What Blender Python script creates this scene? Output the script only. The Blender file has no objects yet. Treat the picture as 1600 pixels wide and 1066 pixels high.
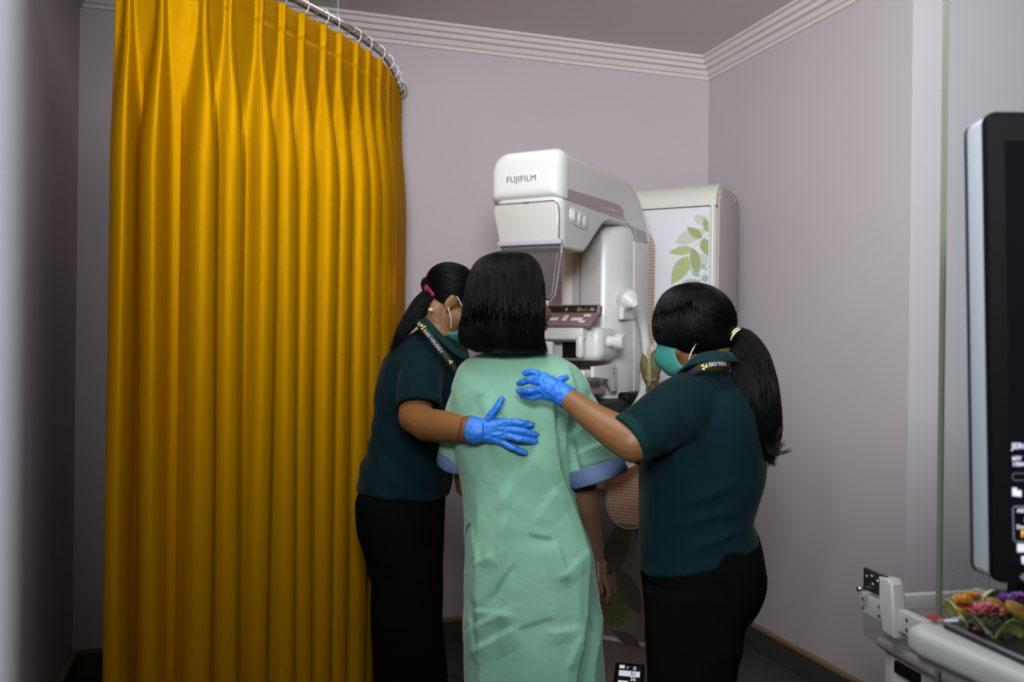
import bpy, bmesh, math, random
from math import sin, cos, pi, radians, sqrt, exp
from mathutils import Vector, Matrix, noise
random.seed(7)
SC = bpy.context.scene
COL = SC.collection

# ------------------------------------------------------------------ camera
F = 1371.0           # focal length in pixels of the 1600 px wide frame
ROLL = 0.012
CAMH = 1.25
cam_data = bpy.data.cameras.new('camera')
cam_data.sensor_width = 36.0
cam_data.lens = F / 1600 * 36
cam_data.clip_start = 0.02
cam_data.dof.use_dof = True
cam_data.dof.focus_distance = 2.35
cam_data.dof.aperture_fstop = 5.6
cam = bpy.data.objects.new('camera', cam_data)
cam.matrix_world = Matrix.Translation((0, 0, CAMH)) @ Matrix.Rotation(pi/2, 4, 'X') @ Matrix.Rotation(ROLL, 4, 'Z')
COL.objects.link(cam)
SC.camera = cam

# ------------------------------------------------------------------ light and exposure
SC.view_settings.view_transform = 'Standard'
SC.view_settings.look = 'None'
SC.view_settings.gamma = 1.0
SC.view_settings.use_curve_mapping = False
SC.view_settings.exposure = -0.68
world = bpy.data.worlds.new('world'); SC.world = world
world.use_nodes = True
world.node_tree.nodes['Background'].inputs[0].default_value = (0.72, 0.54, 0.42, 1)
world.node_tree.nodes['Background'].inputs[1].default_value = 0.05

def area(name, loc, target, size, power, color, spread=180):
    l = bpy.data.lights.new(name, 'AREA'); l.shape = 'RECTANGLE'
    l.size, l.size_y = size; l.energy = power; l.color = color
    l.spread = radians(spread)
    o = bpy.data.objects.new(name, l); COL.objects.link(o)
    o.location = loc
    d = Vector(target) - Vector(loc)
    o.rotation_euler = d.to_track_quat('-Z', 'Y').to_euler()
    return o
# ceiling panel of the control room, just behind the photographer
area('control_room_light', (-0.08, -0.35, 2.05), (1.35, 2.9, 2.25), (1.0, 0.45), 92, (0.94, 0.97, 1.0), 104)
# added fill light that brightens the door jamb, no lamp of the room
area('jamb_fill_light', (0.55, -0.05, 2.1), (-0.15, 0.25, 1.25), (0.15, 0.15), 1.1, (0.90, 0.95, 1.0), 50)
# cool ceiling panel just inside the room, in front of the curtain
area('ceiling_panel_light', (-0.22, 1.55, 2.51), (-0.22, 1.55, 0.0), (0.6, 0.6), 27, (0.95, 0.98, 1.0))
# dimmed warm ceiling light of the examination room
area('examination_room_light', (-0.25, 2.85, 2.51), (-0.25, 2.85, 0.0), (0.4, 0.4), 2.8, (1.0, 0.86, 0.80))

# ------------------------------------------------------------------ helpers
def P(px, py, Z):
    dx, dy = px - 800, py - 533
    u = dx*cos(ROLL) + dy*sin(ROLL); v = -dx*sin(ROLL) + dy*cos(ROLL)
    return Vector((u/F*Z, Z, CAMH - v/F*Z))

def tag(o, label=None, cat=None, group=None, kind=None):
    if label: o['label'] = label
    if cat: o['category'] = cat
    if group: o['group'] = group
    if kind: o['kind'] = kind
    return o

def empty(name, loc=(0, 0, 0), rz=0, label=None, cat=None, group=None):
    o = bpy.data.objects.new(name, None); COL.objects.link(o)
    o.location = loc; o.rotation_euler = (0, 0, rz); o.empty_display_size = 0.05
    return tag(o, label, cat, group)

def obj(name, bm, mat, parent=None, smooth=True, world=False, label=None, auto=None):
    """world=True: the geometry is in world space, keep it there under a moved parent"""
    me = bpy.data.meshes.new(name)
    if isinstance(bm, bmesh.types.BMesh):
        bmesh.ops.recalc_face_normals(bm, faces=bm.faces)
        bm.to_mesh(me); bm.free()
    else:
        me.from_pydata([tuple(v) for v in bm[0]], [], bm[1]); me.update()
    mats = mat if isinstance(mat, (list, tuple)) else [mat]
    for m in mats: me.materials.append(m)
    if smooth:
        me.shade_smooth()
        if auto: me.set_sharp_from_angle(angle=radians(auto))
    o = bpy.data.objects.new(name, me); COL.objects.link(o)
    if parent:
        o.parent = parent
        if world:
            bpy.context.view_layer.update()
            o.matrix_parent_inverse = parent.matrix_world.inverted()
    if label: o['label'] = label
    return o

def N(nt, t, **kw):
    n = nt.nodes.new(t)
    for k, v in kw.items():
        if k in n.inputs: n.inputs[k].default_value = v
        else: setattr(n, k, v)
    return n

def mat(name, col, rough=0.5, metal=0.0, bump=0.0, bscale=200, var=0.0, vscale=8, sheen=0.0, emit=None, estr=0, coat=0.0, trans=0.0, aniso_noise=None, spec=0.5, sss=0.0):
    m = bpy.data.materials.new(name); m.use_nodes = True
    nt = m.node_tree; b = nt.nodes['Principled BSDF']
    b.inputs['Base Color'].default_value = (*col, 1)
    b.inputs['Roughness'].default_value = rough
    b.inputs['Metallic'].default_value = metal
    b.inputs['Specular IOR Level'].default_value = spec
    b.inputs['Sheen Weight'].default_value = sheen
    b.inputs['Sheen Roughness'].default_value = 0.4
    b.inputs['Coat Weight'].default_value = coat
    b.inputs['Transmission Weight'].default_value = trans
    if sss:
        b.inputs['Subsurface Weight'].default_value = sss
        b.inputs['Subsurface Radius'].default_value = (0.01, 0.004, 0.002)
        b.inputs['Subsurface Scale'].default_value = 0.5
    if emit:
        b.inputs['Emission Color'].default_value = (*emit, 1)
        b.inputs['Emission Strength'].default_value = estr
    tc = N(nt, 'ShaderNodeTexCoord')
    src = tc.outputs['Object']
    if aniso_noise:
        mp = N(nt, 'ShaderNodeMapping'); mp.inputs['Scale'].default_value = aniso_noise
        nt.links.new(src, mp.inputs['Vector']); src = mp.outputs['Vector']
    if var:
        n = N(nt, 'ShaderNodeTexNoise', Scale=vscale, Detail=4.0)
        nt.links.new(tc.outputs['Object'], n.inputs['Vector'])
        mx = N(nt, 'ShaderNodeMix', data_type='RGBA')
        mx.inputs[6].default_value = (*[c*(1-var) for c in col], 1)
        mx.inputs[7].default_value = (*[min(1, c*(1+var)) for c in col], 1)
        nt.links.new(n.outputs['Fac'], mx.inputs[0]); nt.links.new(mx.outputs[2], b.inputs['Base Color'])
    if bump:
        n = N(nt, 'ShaderNodeTexNoise', Scale=bscale, Detail=3.0)
        nt.links.new(src, n.inputs['Vector'])
        bp = N(nt, 'ShaderNodeBump', Strength=bump, Distance=0.002)
        nt.links.new(n.outputs['Fac'], bp.inputs['Height']); nt.links.new(bp.outputs['Normal'], b.inputs['Normal'])
    return m

def thin_glass(name, tint, gloss=0.06, rough=0.02):
    m = bpy.data.materials.new(name); m.use_nodes = True
    nt = m.node_tree; nt.nodes.remove(nt.nodes['Principled BSDF'])
    out = nt.nodes['Material Output']
    t = N(nt, 'ShaderNodeBsdfTransparent'); t.inputs[0].default_value = (*tint, 1)
    g = N(nt, 'ShaderNodeBsdfGlossy'); g.inputs['Roughness'].default_value = rough
    mx = N(nt, 'ShaderNodeMixShader'); mx.inputs[0].default_value = gloss
    nt.links.new(t.outputs[0], mx.inputs[1]); nt.links.new(g.outputs[0], mx.inputs[2])
    nt.links.new(mx.outputs[0], out.inputs[0])
    return m

def box(bm, lo, hi, bev=0.0, seg=3, M=None):
    r = bmesh.ops.create_cube(bm, size=1)
    vs = r['verts']
    for v in vs:
        v.co = Vector([lo[i] + (v.co[i]+0.5)*(hi[i]-lo[i]) for i in range(3)])
    if bev:
        es = list({e for v in vs for e in v.link_edges})
        rr = bmesh.ops.bevel(bm, geom=es, offset=bev, segments=seg, profile=0.5, affect='EDGES')
        vs = list({v for f in rr['faces'] for v in f.verts} | {v for v in vs if v.is_valid})
    if M is not None:
        for v in vs: v.co = M @ v.co
    return vs

def nb(): return bmesh.new()
def bx(lo, hi, bev=0.0, seg=3, M=None):
    bm = nb(); box(bm, lo, hi, bev, seg, M); return bm

def prism(bm, pts, axis, a, b, bev=0.0, seg=3):
    """pts: 2-D outline in the two other axes (in order), extruded along axis a..b"""
    def mk(p, t):
        c = list(p); c.insert(axis, t); return Vector(c)
    v0 = [bm.verts.new(mk(p, a)) for p in pts]; v1 = [bm.verts.new(mk(p, b)) for p in pts]
    n = len(pts)
    fs = [bm.faces.new(v0), bm.faces.new(v1[::-1])]
    for i in range(n): bm.faces.new((v0[i], v1[i], v1[(i+1) % n], v0[(i+1) % n]))
    if bev:
        es = list({e for f in fs if f.is_valid for e in f.edges})
        bmesh.ops.bevel(bm, geom=es, offset=bev, segments=seg, profile=0.5, affect='EDGES')
    return bm

def loft(bm, rings, cap=True):
    vr = [[bm.verts.new(p) for p in r] for r in rings]
    n = len(vr[0])
    for a, b in zip(vr, vr[1:]):
        for i in range(n):
            bm.faces.new((a[i], a[(i+1) % n], b[(i+1) % n], b[i]))
    if cap:
        bm.faces.new(vr[0][::-1]); bm.faces.new(vr[-1])
    return bm

def frame(t, up=Vector((0, 0, 1))):
    t = t.normalized()
    if abs(t.dot(up)) > 0.98: up = Vector((0, 1, 0))
    x = t.cross(up).normalized(); y = x.cross(t).normalized()
    return x, y

def catmull(pts, k=6):
    pts = [Vector(p) for p in pts]
    if len(pts) < 3: return pts
    out = []
    q = [2*pts[0]-pts[1]] + pts + [2*pts[-1]-pts[-2]]
    for i in range(1, len(q)-2):
        p0, p1, p2, p3 = q[i-1:i+3]
        for j in range(k):
            t = j/k
            out.append(0.5*((2*p1)+(p2-p0)*t+(2*p0-5*p1+4*p2-p3)*t*t+(3*p1-p0-3*p2+p3)*t**3))
    out.append(pts[-1]); return out

def tube(bm, pts, r, n=10, cap=True, sx=1.0, up=Vector((0, 0, 1))):
    pts = [Vector(p) for p in pts]
    rr = r if isinstance(r, (list, tuple)) else [r]*len(pts)
    rings = []
    for i, p in enumerate(pts):
        t = pts[min(i+1, len(pts)-1)] - pts[max(i-1, 0)]
        x, y = frame(t, up)
        rings.append([p + x*cos(a)*rr[i]*sx + y*sin(a)*rr[i] for a in [2*pi*k/n for k in range(n)]])
    return loft(bm, rings, cap)

def cyl(bm, p0, p1, r, n=28, r1=None):
    return tube(bm, [p0, p1], [r, r if r1 is None else r1], n)

def ell(bm, c, r, M=None, n=24):
    res = bmesh.ops.create_uvsphere(bm, u_segments=n, v_segments=n//2, radius=1)
    for v in res['verts']:
        p = Vector((v.co.x*r[0], v.co.y*r[1], v.co.z*r[2]))
        if M is not None: p = M @ p
        v.co = p + Vector(c)
    return bm

def chain(bm, pts, rs, n=16):
    """smoothly tapered limb: spheres at the joints and cones between"""
    pts = [Vector(p) for p in pts]
    for p, r in zip(pts, rs): ell(bm, p, (r, r, r), None, n)
    for a, b, ra, rb in zip(pts, pts[1:], rs, rs[1:]): tube(bm, [a, b], [ra, rb], n)
    return bm

def remesh(bm, voxel=0.005, smooth=6, fac=0.5):
    """union of all closed pieces in bm as ONE continuous surface; returns bmesh"""
    bmesh.ops.recalc_face_normals(bm, faces=bm.faces)
    me = bpy.data.meshes.new('t'); bm.to_mesh(me); bm.free()
    o = bpy.data.objects.new('t', me); COL.objects.link(o)
    m = o.modifiers.new('r', 'REMESH'); m.mode = 'VOXEL'; m.voxel_size = voxel; m.adaptivity = 0
    if smooth:
        s = o.modifiers.new('s', 'SMOOTH'); s.iterations = smooth; s.factor = fac
    dg = bpy.context.evaluated_depsgraph_get()
    me2 = bpy.data.meshes.new_from_object(o.evaluated_get(dg))
    b2 = bmesh.new(); b2.from_mesh(me2)
    bpy.data.objects.remove(o); bpy.data.meshes.remove(me); bpy.data.meshes.remove(me2)
    return b2

def displace(bm, fn):
    bm.normal_update()
    new = [(v, v.co + v.normal*fn(v.co, v.normal)) for v in bm.verts]
    for v, c in new: v.co = c
    return bm

def ringpx(y, xl, xr, Z, hy, n=56, tilt=0, pw=2.3, yc=0):
    a, b = P(xl, y - tilt/2, Z), P(xr, y + tilt/2, Z)
    c = (a+b)/2; h = (b-a)/2
    out = []
    for k in range(n):
        t = 2*pi*k/n
        ca, sa = cos(t), sin(t)
        ca = math.copysign(abs(ca)**(2/pw), ca); sa = math.copysign(abs(sa)**(2/pw), sa)
        out.append(c + h*ca + Vector((0, yc + hy*sa, 0)))
    return out

def interp(keys, k):
    """keys: list of tuples sorted by first entry; linear-smooth subdivision"""
    out = []
    for i in range(len(keys)-1):
        p0 = keys[max(i-1, 0)]; p1 = keys[i]; p2 = keys[i+1]; p3 = keys[min(i+2, len(keys)-1)]
        for j in range(k):
            t = j/k
            out.append(tuple(0.5*((2*b)+(c-a)*t+(2*a-5*b+4*c-d)*t*t+(3*b-a-3*c+d)*t**3) for a, b, c, d in zip(p0, p1, p2, p3)))
    out.append(keys[-1]); return out

def text_mesh(s, size, M, depth=0.0004, bold=0.0, align='LEFT', spacing=1.0, shear=0):
    cu = bpy.data.curves.new('txt', 'FONT'); cu.body = s; cu.size = size; cu.extrude = depth
    cu.align_x = align; cu.offset = bold; cu.space_character = spacing; cu.shear = shear
    cu.resolution_u = 3
    o = bpy.data.objects.new('txt', cu); COL.objects.link(o)
    dg = bpy.context.evaluated_depsgraph_get()
    me = bpy.data.meshes.new_from_object(o.evaluated_get(dg))
    bm = bmesh.new(); bm.from_mesh(me); bm.transform(M)
    bpy.data.objects.remove(o); bpy.data.meshes.remove(me)
    return bm

def merge(bm, other):
    me = bpy.data.meshes.new('m'); other.to_mesh(me); other.free(); bm.from_mesh(me); bpy.data.meshes.remove(me)
    return bm

def basis(x, y, z, o):
    return Matrix(((x[0], y[0], z[0], o[0]), (x[1], y[1], z[1], o[1]), (x[2], y[2], z[2], o[2]), (0, 0, 0, 1)))

def sm(a, b, x):
    t = max(0, min(1, (x-a)/(b-a))) if a != b else float(x > a)
    return t*t*(3-2*t)

# ------------------------------------------------------------------ materials
def wall_mat(name, col):
    m = bpy.data.materials.new(name); m.use_nodes = True
    nt = m.node_tree; b = nt.nodes['Principled BSDF']; b.inputs['Roughness'].default_value = 0.75
    b.inputs['Specular IOR Level'].default_value = 0.25
    tc = N(nt, 'ShaderNodeTexCoord')
    n = N(nt, 'ShaderNodeTexNoise', Scale=2.5, Detail=5.0); nt.links.new(tc.outputs['Object'], n.inputs['Vector'])
    mx = N(nt, 'ShaderNodeMix', data_type='RGBA')
    mx.inputs[6].default_value = (*[c*0.96 for c in col], 1); mx.inputs[7].default_value = (*[min(1, c*1.04) for c in col], 1)
    nt.links.new(n.outputs['Fac'], mx.inputs[0]); nt.links.new(mx.outputs[2], b.inputs['Base Color'])
    w = N(nt, 'ShaderNodeTexNoise', Scale=320.0, Detail=2.0); nt.links.new(tc.outputs['Object'], w.inputs['Vector'])
    bp = N(nt, 'ShaderNodeBump', Strength=0.12, Distance=0.001)
    nt.links.new(w.outputs['Fac'], bp.inputs['Height']); nt.links.new(bp.outputs['Normal'], b.inputs['Normal'])
    return m
M_wall = wall_mat('wall_paint', (0.46, 0.412, 0.437))
M_ceil = wall_mat('ceiling_paint', (0.60, 0.55, 0.53))
M_corn = mat('cornice_plaster', (0.60, 0.54, 0.52), 0.7)
M_jamb = mat('jamb_paint', (0.82, 0.86, 0.92), 0.6)
M_floor = mat('floor_vinyl', (0.055, 0.055, 0.055), 0.45, var=0.25, vscale=3, bump=0.1)
M_base = mat('skirting', (0.05, 0.05, 0.045), 0.5, var=0.2, vscale=6)
M_basetop = mat('skirting_trim', (0.22, 0.15, 0.07), 0.5)
M_white = mat('machine_white', (0.64, 0.65, 0.63), 0.32, spec=0.5)
M_white2 = mat('machine_side_white', (0.60, 0.575, 0.56), 0.4)
M_grey = mat('machine_grey', (0.42, 0.41, 0.40), 0.5)
M_cream = mat('machine_cream', (0.56, 0.57, 0.51), 0.4)
M_pink = mat('mauve_stripe', (0.36, 0.27, 0.28), 0.5)
M_mauve = mat('keypad_mauve', (0.20, 0.13, 0.14), 0.45)
M_key = mat('keypad_button', (0.62, 0.6, 0.6), 0.5)
M_dark = mat('dark_display', (0.012, 0.013, 0.014), 0.2)
M_black = mat('black_plastic', (0.007, 0.007, 0.008), 0.35, spec=0.08)
M_seam = mat('seam_dark', (0.06, 0.055, 0.05), 0.7)
M_logo = mat('logo_grey', (0.10, 0.11, 0.13), 0.5)
M_green_led = mat('green_digits', (0.2, 0.4, 0.1), 0.5, emit=(0.45, 0.9, 0.2), estr=0.5)
M_panel = mat('column_panel', (0.60, 0.60, 0.64), 0.45)
M_leafA = mat('print_leaf_olive', (0.26, 0.31, 0.12), 0.5)
M_leafB = mat('print_leaf_green', (0.33, 0.40, 0.17), 0.5)
M_leafC = mat('print_leaf_pale', (0.46, 0.47, 0.41), 0.5)
M_leafD = mat('print_leaf_greygreen', (0.30, 0.37, 0.31), 0.5)
M_leafE = mat('print_leaf_taupe_shaded', (0.085, 0.072, 0.058), 0.5)
M_grille = mat('ribbed_cover', (0.62, 0.44, 0.34), 0.5)
M_clear = thin_glass('clear_acrylic', (0.95, 0.95, 0.955), 0.08)
M_smoke = mat('pale_cover', (0.50, 0.49, 0.45), 0.18, coat=0.5)
M_pinkclear = mat('pink_pad', (0.45, 0.25, 0.29), 0.3)
M_chrome = mat('steel', (0.55, 0.53, 0.50), 0.22, metal=1.0)
M_wire = mat('wire', (0.78, 0.78, 0.82), 0.35, metal=0.2)
M_glass = thin_glass('partition_glass', (0.93, 0.96, 0.95), 0.03)
M_gedge = mat('glass_edge', (0.13, 0.155, 0.115), 0.25)
M_skin = mat('skin_brown', (0.20, 0.090, 0.030), 0.5, bump=0.12, bscale=260, var=0.12, vscale=20, sss=0.08)
M_skin2 = mat('skin_patient', (0.115, 0.057, 0.031), 0.5, bump=0.12, bscale=260, var=0.12, vscale=20, sss=0.08)
M_glove = mat('nitrile_blue', (0.018, 0.165, 0.62), 0.5, bump=0.25, bscale=70, var=0.1, vscale=30, spec=0.5)
M_mask = mat('mask_teal', (0.035, 0.22, 0.205), 0.7, bump=0.2, bscale=300)
M_loop = mat('mask_loop', (0.75, 0.75, 0.72), 0.7)
M_polo = mat('polo_teal', (0.0022, 0.0135, 0.0165), 0.9, bump=0.35, bscale=500, var=0.15, vscale=10, sheen=0.04, spec=0.08)
M_polo2 = mat('polo_collar', (0.0042, 0.025, 0.026), 0.9, bump=0.3, bscale=400, sheen=0.04, spec=0.08)
M_trou = mat('trousers_black', (0.0028, 0.0028, 0.0032), 0.9, bump=0.2, bscale=400, spec=0.04)
M_lany = mat('lanyard_black', (0.008, 0.008, 0.010), 0.6)
M_let = mat('lanyard_letters', (0.45, 0.45, 0.42), 0.6)
M_yel = mat('trefoil_yellow', (0.65, 0.60, 0.05), 0.6)
M_blue = mat('gown_trim_blue', (0.12, 0.175, 0.32), 0.85, bump=0.3, bscale=400, spec=0.2)
M_shoe = mat('shoe_black', (0.012, 0.012, 0.013), 0.5)
M_sole = mat('shoe_sole', (0.30, 0.24, 0.2), 0.6)
M_scr = mat('scrunchie_magenta', (0.22, 0.012, 0.045), 0.6, bump=0.4, bscale=120)
M_band = mat('hair_band_cream', (0.62, 0.5, 0.33), 0.6)
M_eye = mat('eye_white', (0.6, 0.58, 0.55), 0.2)
M_iris = mat('iris', (0.02, 0.01, 0.005), 0.15)

def cloth_mat(name, col, rough=0.7, weave=900, wr=0.5, sheen=0.2):
    m = mat(name, col, rough, sheen=sheen, spec=0.25)
    nt = m.node_tree; b = nt.nodes['Principled BSDF']
    tc = N(nt, 'ShaderNodeTexCoord')
    n1 = N(nt, 'ShaderNodeTexNoise', Scale=14.0, Detail=5.0, Distortion=1.2); nt.links.new(tc.outputs['Object'], n1.inputs['Vector'])
    n2 = N(nt, 'ShaderNodeTexNoise', Scale=float(weave), Detail=2.0); nt.links.new(tc.outputs['Object'], n2.inputs['Vector'])
    b1 = N(nt, 'ShaderNodeBump', Strength=wr, Distance=0.01); nt.links.new(n1.outputs['Fac'], b1.inputs['Height'])
    b2 = N(nt, 'ShaderNodeBump', Strength=0.15, Distance=0.001); nt.links.new(n2.outputs['Fac'], b2.inputs['Height'])
    nt.links.new(b1.outputs['Normal'], b2.inputs['Normal']); nt.links.new(b2.outputs['Normal'], b.inputs['Normal'])
    return m
M_gown = cloth_mat('gown_green', (0.195, 0.405, 0.285), 0.75, wr=0.25)

def curtain_mat():
    m = mat('curtain_satin', (0.415, 0.20, 0.0013), 0.5, metal=0.5, spec=0.0)
    nt = m.node_tree; b = nt.nodes['Principled BSDF']
    tc = N(nt, 'ShaderNodeTexCoord'); mp = N(nt, 'ShaderNodeMapping'); mp.inputs['Scale'].default_value = (700, 700, 120)
    nt.links.new(tc.outputs['Object'], mp.inputs['Vector'])
    n = N(nt, 'ShaderNodeTexNoise', Scale=1.0, Detail=3.0); nt.links.new(mp.outputs[0], n.inputs['Vector'])
    bp = N(nt, 'ShaderNodeBump', Strength=0.35, Distance=0.001)
    nt.links.new(n.outputs['Fac'], bp.inputs['Height']); nt.links.new(bp.outputs['Normal'], b.inputs['Normal'])
    n3 = N(nt, 'ShaderNodeTexNoise', Scale=30.0, Detail=4.0); nt.links.new(tc.outputs['Object'], n3.inputs['Vector'])
    rp = N(nt, 'ShaderNodeMapRange'); rp.inputs[3].default_value = 0.44; rp.inputs[4].default_value = 0.58
    nt.links.new(n3.outputs['Fac'], rp.inputs[0]); nt.links.new(rp.outputs[0], b.inputs['Roughness'])
    return m
M_curt = curtain_mat()
M_thread = mat('curtain_stitch', (0.35, 0.17, 0.01), 0.7)

def hair_mat():
    m = mat('hair_black', (0.002, 0.002, 0.0025), 0.42, spec=0.17)
    return m
M_hair = hair_mat()

# ------------------------------------------------------------------ the room
CR = Vector((0.884, 4.0))                 # far right corner of the room in plan
E1 = Vector((-0.951, -0.309)); E2 = Vector((0.309, -0.951))   # along the back wall to the left, along the right wall to the front
def RP(a, b, z): q = CR + E1*a + E2*b; return Vector((q.x, q.y, z))
CEIL = 2.53
W = 2.60       # width of the back wall
BR = 1.252     # where the right wall turns outward
def slab(name, a0, a1, b0, b1, z0, z1, m, kind='structure', **k):
    bm = nb()
    vs = [bm.verts.new(RP(a, b, z)) for z in (z0, z1) for a, b in ((a0, b0), (a1, b0), (a1, b1), (a0, b1))]
    for f in ((0, 1, 2, 3), (7, 6, 5, 4), (0, 4, 5, 1), (1, 5, 6, 2), (2, 6, 7, 3), (3, 7, 4, 0)): bm.faces.new([vs[i] for i in f])
    o = obj(name, bm, m, smooth=False); o['kind'] = kind
    return o
slab('floor', -1.6, W+0.12, -0.1, 4.6, -0.08, 0.0, M_floor)
slab('ceiling', -1.6, W+0.12, -0.1, 3.9, CEIL, CEIL+0.08, M_ceil)
slab('wall_back', -0.1, W+0.1, -0.1, 0, 0, CEIL, M_wall)
slab('wall_right', -0.1, 0, 0, BR, 0, CEIL, M_wall)
slab('wall_return', -1.6, -0.0005, BR-0.1, BR+0.0015, 0, CEIL, wall_mat('return_wall_paint', (0.62, 0.56, 0.60)))
slab('wall_left', W, W+0.1, 0, 3.2, 0, CEIL, M_wall)

def run(name, prof, a0, b0, a1, b1, inward, m):
    """profile (out from the wall, z) swept along the plan line, mitred at both ends by the given inward vectors"""
    bm = nb()
    rings = []
    for (a, b, (ia, ib)) in ((a0, b0, inward[0]), (a1, b1, inward[1])):
        rings.append([RP(a + ia*d, b + ib*d, z) for d, z in prof])
    loft(bm, rings)
    o = obj(name, bm, m, smooth=False); o['kind'] = 'structure'
    return o
cz = CEIL
corn = [(0, cz), (0.085, cz), (0.085, cz-0.010), (0.072, cz-0.014), (0.066, cz-0.028), (0.052, cz-0.032), (0.046, cz-0.046), (0.030, cz-0.050), (0.020, cz-0.066), (0.010, cz-0.070), (0.008, cz-0.082), (0, cz-0.084)]
run('trim_1', corn, 0, 0, W, 0, ((1, 1), (-1, 1)), M_corn)
run('trim_2', corn, 0, BR, 0, 0, ((1, 0), (1, 1)), M_corn)
run('trim_3', corn, W, 0, W, 3.2, ((-1, 1), (-1, 0)), M_corn)
bs = [(0, 0.0), (0.014, 0.0), (0.014, 0.090), (0, 0.090)]
bt = [(0, 0.090), (0.018, 0.090), (0.018, 0.102), (0, 0.104)]
for nm, a0, b0, a1, b1, inw in (('back', 0, 0, W, 0, ((1, 1), (-1, 1))), ('right', 0, BR, 0, 0, ((1, 0), (1, 1))), ('left', W, 0, W, 3.2, ((-1, 1), (-1, 0)))):
    o = run('baseboard_'+nm, bs, a0, b0, a1, b1, inw, M_base)
    run('trim_4', bt, a0, b0, a1, b1, inw, M_basetop)
run('baseboard_return', bs, -1.6, BR, 0, BR, ((0, 1), (0, 1)), M_base)

# near door jamb at the left edge of the frame, lit by an added control room fill
jm = nb(); box(jm, (-0.30, 0.09, 0.0), (-0.0705, 0.125, 2.10), 0.003)
o = obj('wall_doorway', jm, M_jamb, auto=40); o['kind'] = 'structure'

# ------------------------------------------------------------------ glass screen
gd = Vector((0.951, 0.309)); gp = Vector((0.6145, 1.25))
def GP(s, t, z): q = gp + gd*s + Vector((-0.309, 0.951))*t; return Vector((q.x, q.y, z))
def gslab(s0, s1, t0, t1, z0, z1):
    bm = nb()
    vs = [bm.verts.new(GP(s, t, z)) for z in (z0, z1) for s, t in ((s0, t0), (s1, t0), (s1, t1), (s0, t1))]
    for f in ((0, 1, 2, 3), (7, 6, 5, 4), (0, 4, 5, 1), (1, 5, 6, 2), (2, 6, 7, 3), (3, 7, 4, 0)): bm.faces.new([vs[i] for i in f])
    return bm
g = empty('window_1', (0, 0, 0)); g['kind'] = 'structure'
o = obj('glass_pane', gslab(0.004, 1.3, 0, 0.008, 0.0, CEIL), M_glass, g, smooth=False); o['kind'] = 'structure'
o = obj('glass_edge', gslab(-0.0005, 0.0035, 0, 0.008, 0.0, CEIL), M_gedge, g, smooth=False); o['kind'] = 'structure'

M_etch = mat('decal_grey', (0.24, 0.24, 0.25), 0.6)
dec = nb()
def gline(pts, r):
    tube(dec, [GP(s, -0.0012, z) for s, z in pts], r, 4)
s0, s1, z0, z1 = 0.018, 0.088, 0.885, 0.926
gline([(s0+.004, z0), (s1-.004, z0), (s1, z0+.004), (s1, z1-.004), (s1-.004, z1), (s0+.004, z1), (s0, z1-.004), (s0, z0+.004), (s0+.004, z0)], 0.0005)
for z, runs in ((.9155, ((.045, .060),)), (.9085, ((.006, .030),)), (.9025, ((.032, .055), (.057, .064))), (.8965, ((.006, .024), (.026, .046), (.048, .064))), (.8905, ((.006, .026),))):
    for a_, b_ in runs: gline([(s0+a_+k*(b_-a_)/8, z+0.0006*(-1)**k) for k in range(9)], 0.0004)
lb = tag(obj('glass_decal', dec, M_etch), 'faint grey rounded outline sticker on the lower corner of the glass screen', 'sticker')

# ------------------------------------------------------------------ curtain, rail, rings
plan = [(-1.04, 2.275), (-0.995, 2.285), (-0.90, 2.30), (-0.833, 2.335), (-0.768, 2.42), (-0.705, 2.51), (-0.616, 2.68), (-0.551, 2.82), (-0.50, 2.97), (-0.462, 3.12), (-0.455, 3.35), (-0.462, 3.53)]
pl = catmull([Vector((x, y, 0)) for x, y in plan], 12)
cum = [0]
for a, b in zip(pl, pl[1:]): cum.append(cum[-1] + (b-a).length)
LEN = cum[-1]
def at_s(s):
    s = max(0, min(LEN, s))
    for i in range(len(cum)-1):
        if cum[i+1] >= s:
            t = (s-cum[i])/max(1e-9, cum[i+1]-cum[i]); p = pl[i].lerp(pl[i+1], t)
            j0, j1 = max(0, i-3), min(len(pl)-1, i+4)
            d = (pl[j1]-pl[j0]).normalized()
            return p, d
NP = 17
pleats = [0.035 + (LEN-0.06)*(i/(NP-1)) + random.uniform(-0.012, 0.012)*(0 < i < NP-1) for i in range(NP)]
T_TOP, T_BAND = 2.222, 2.150
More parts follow.
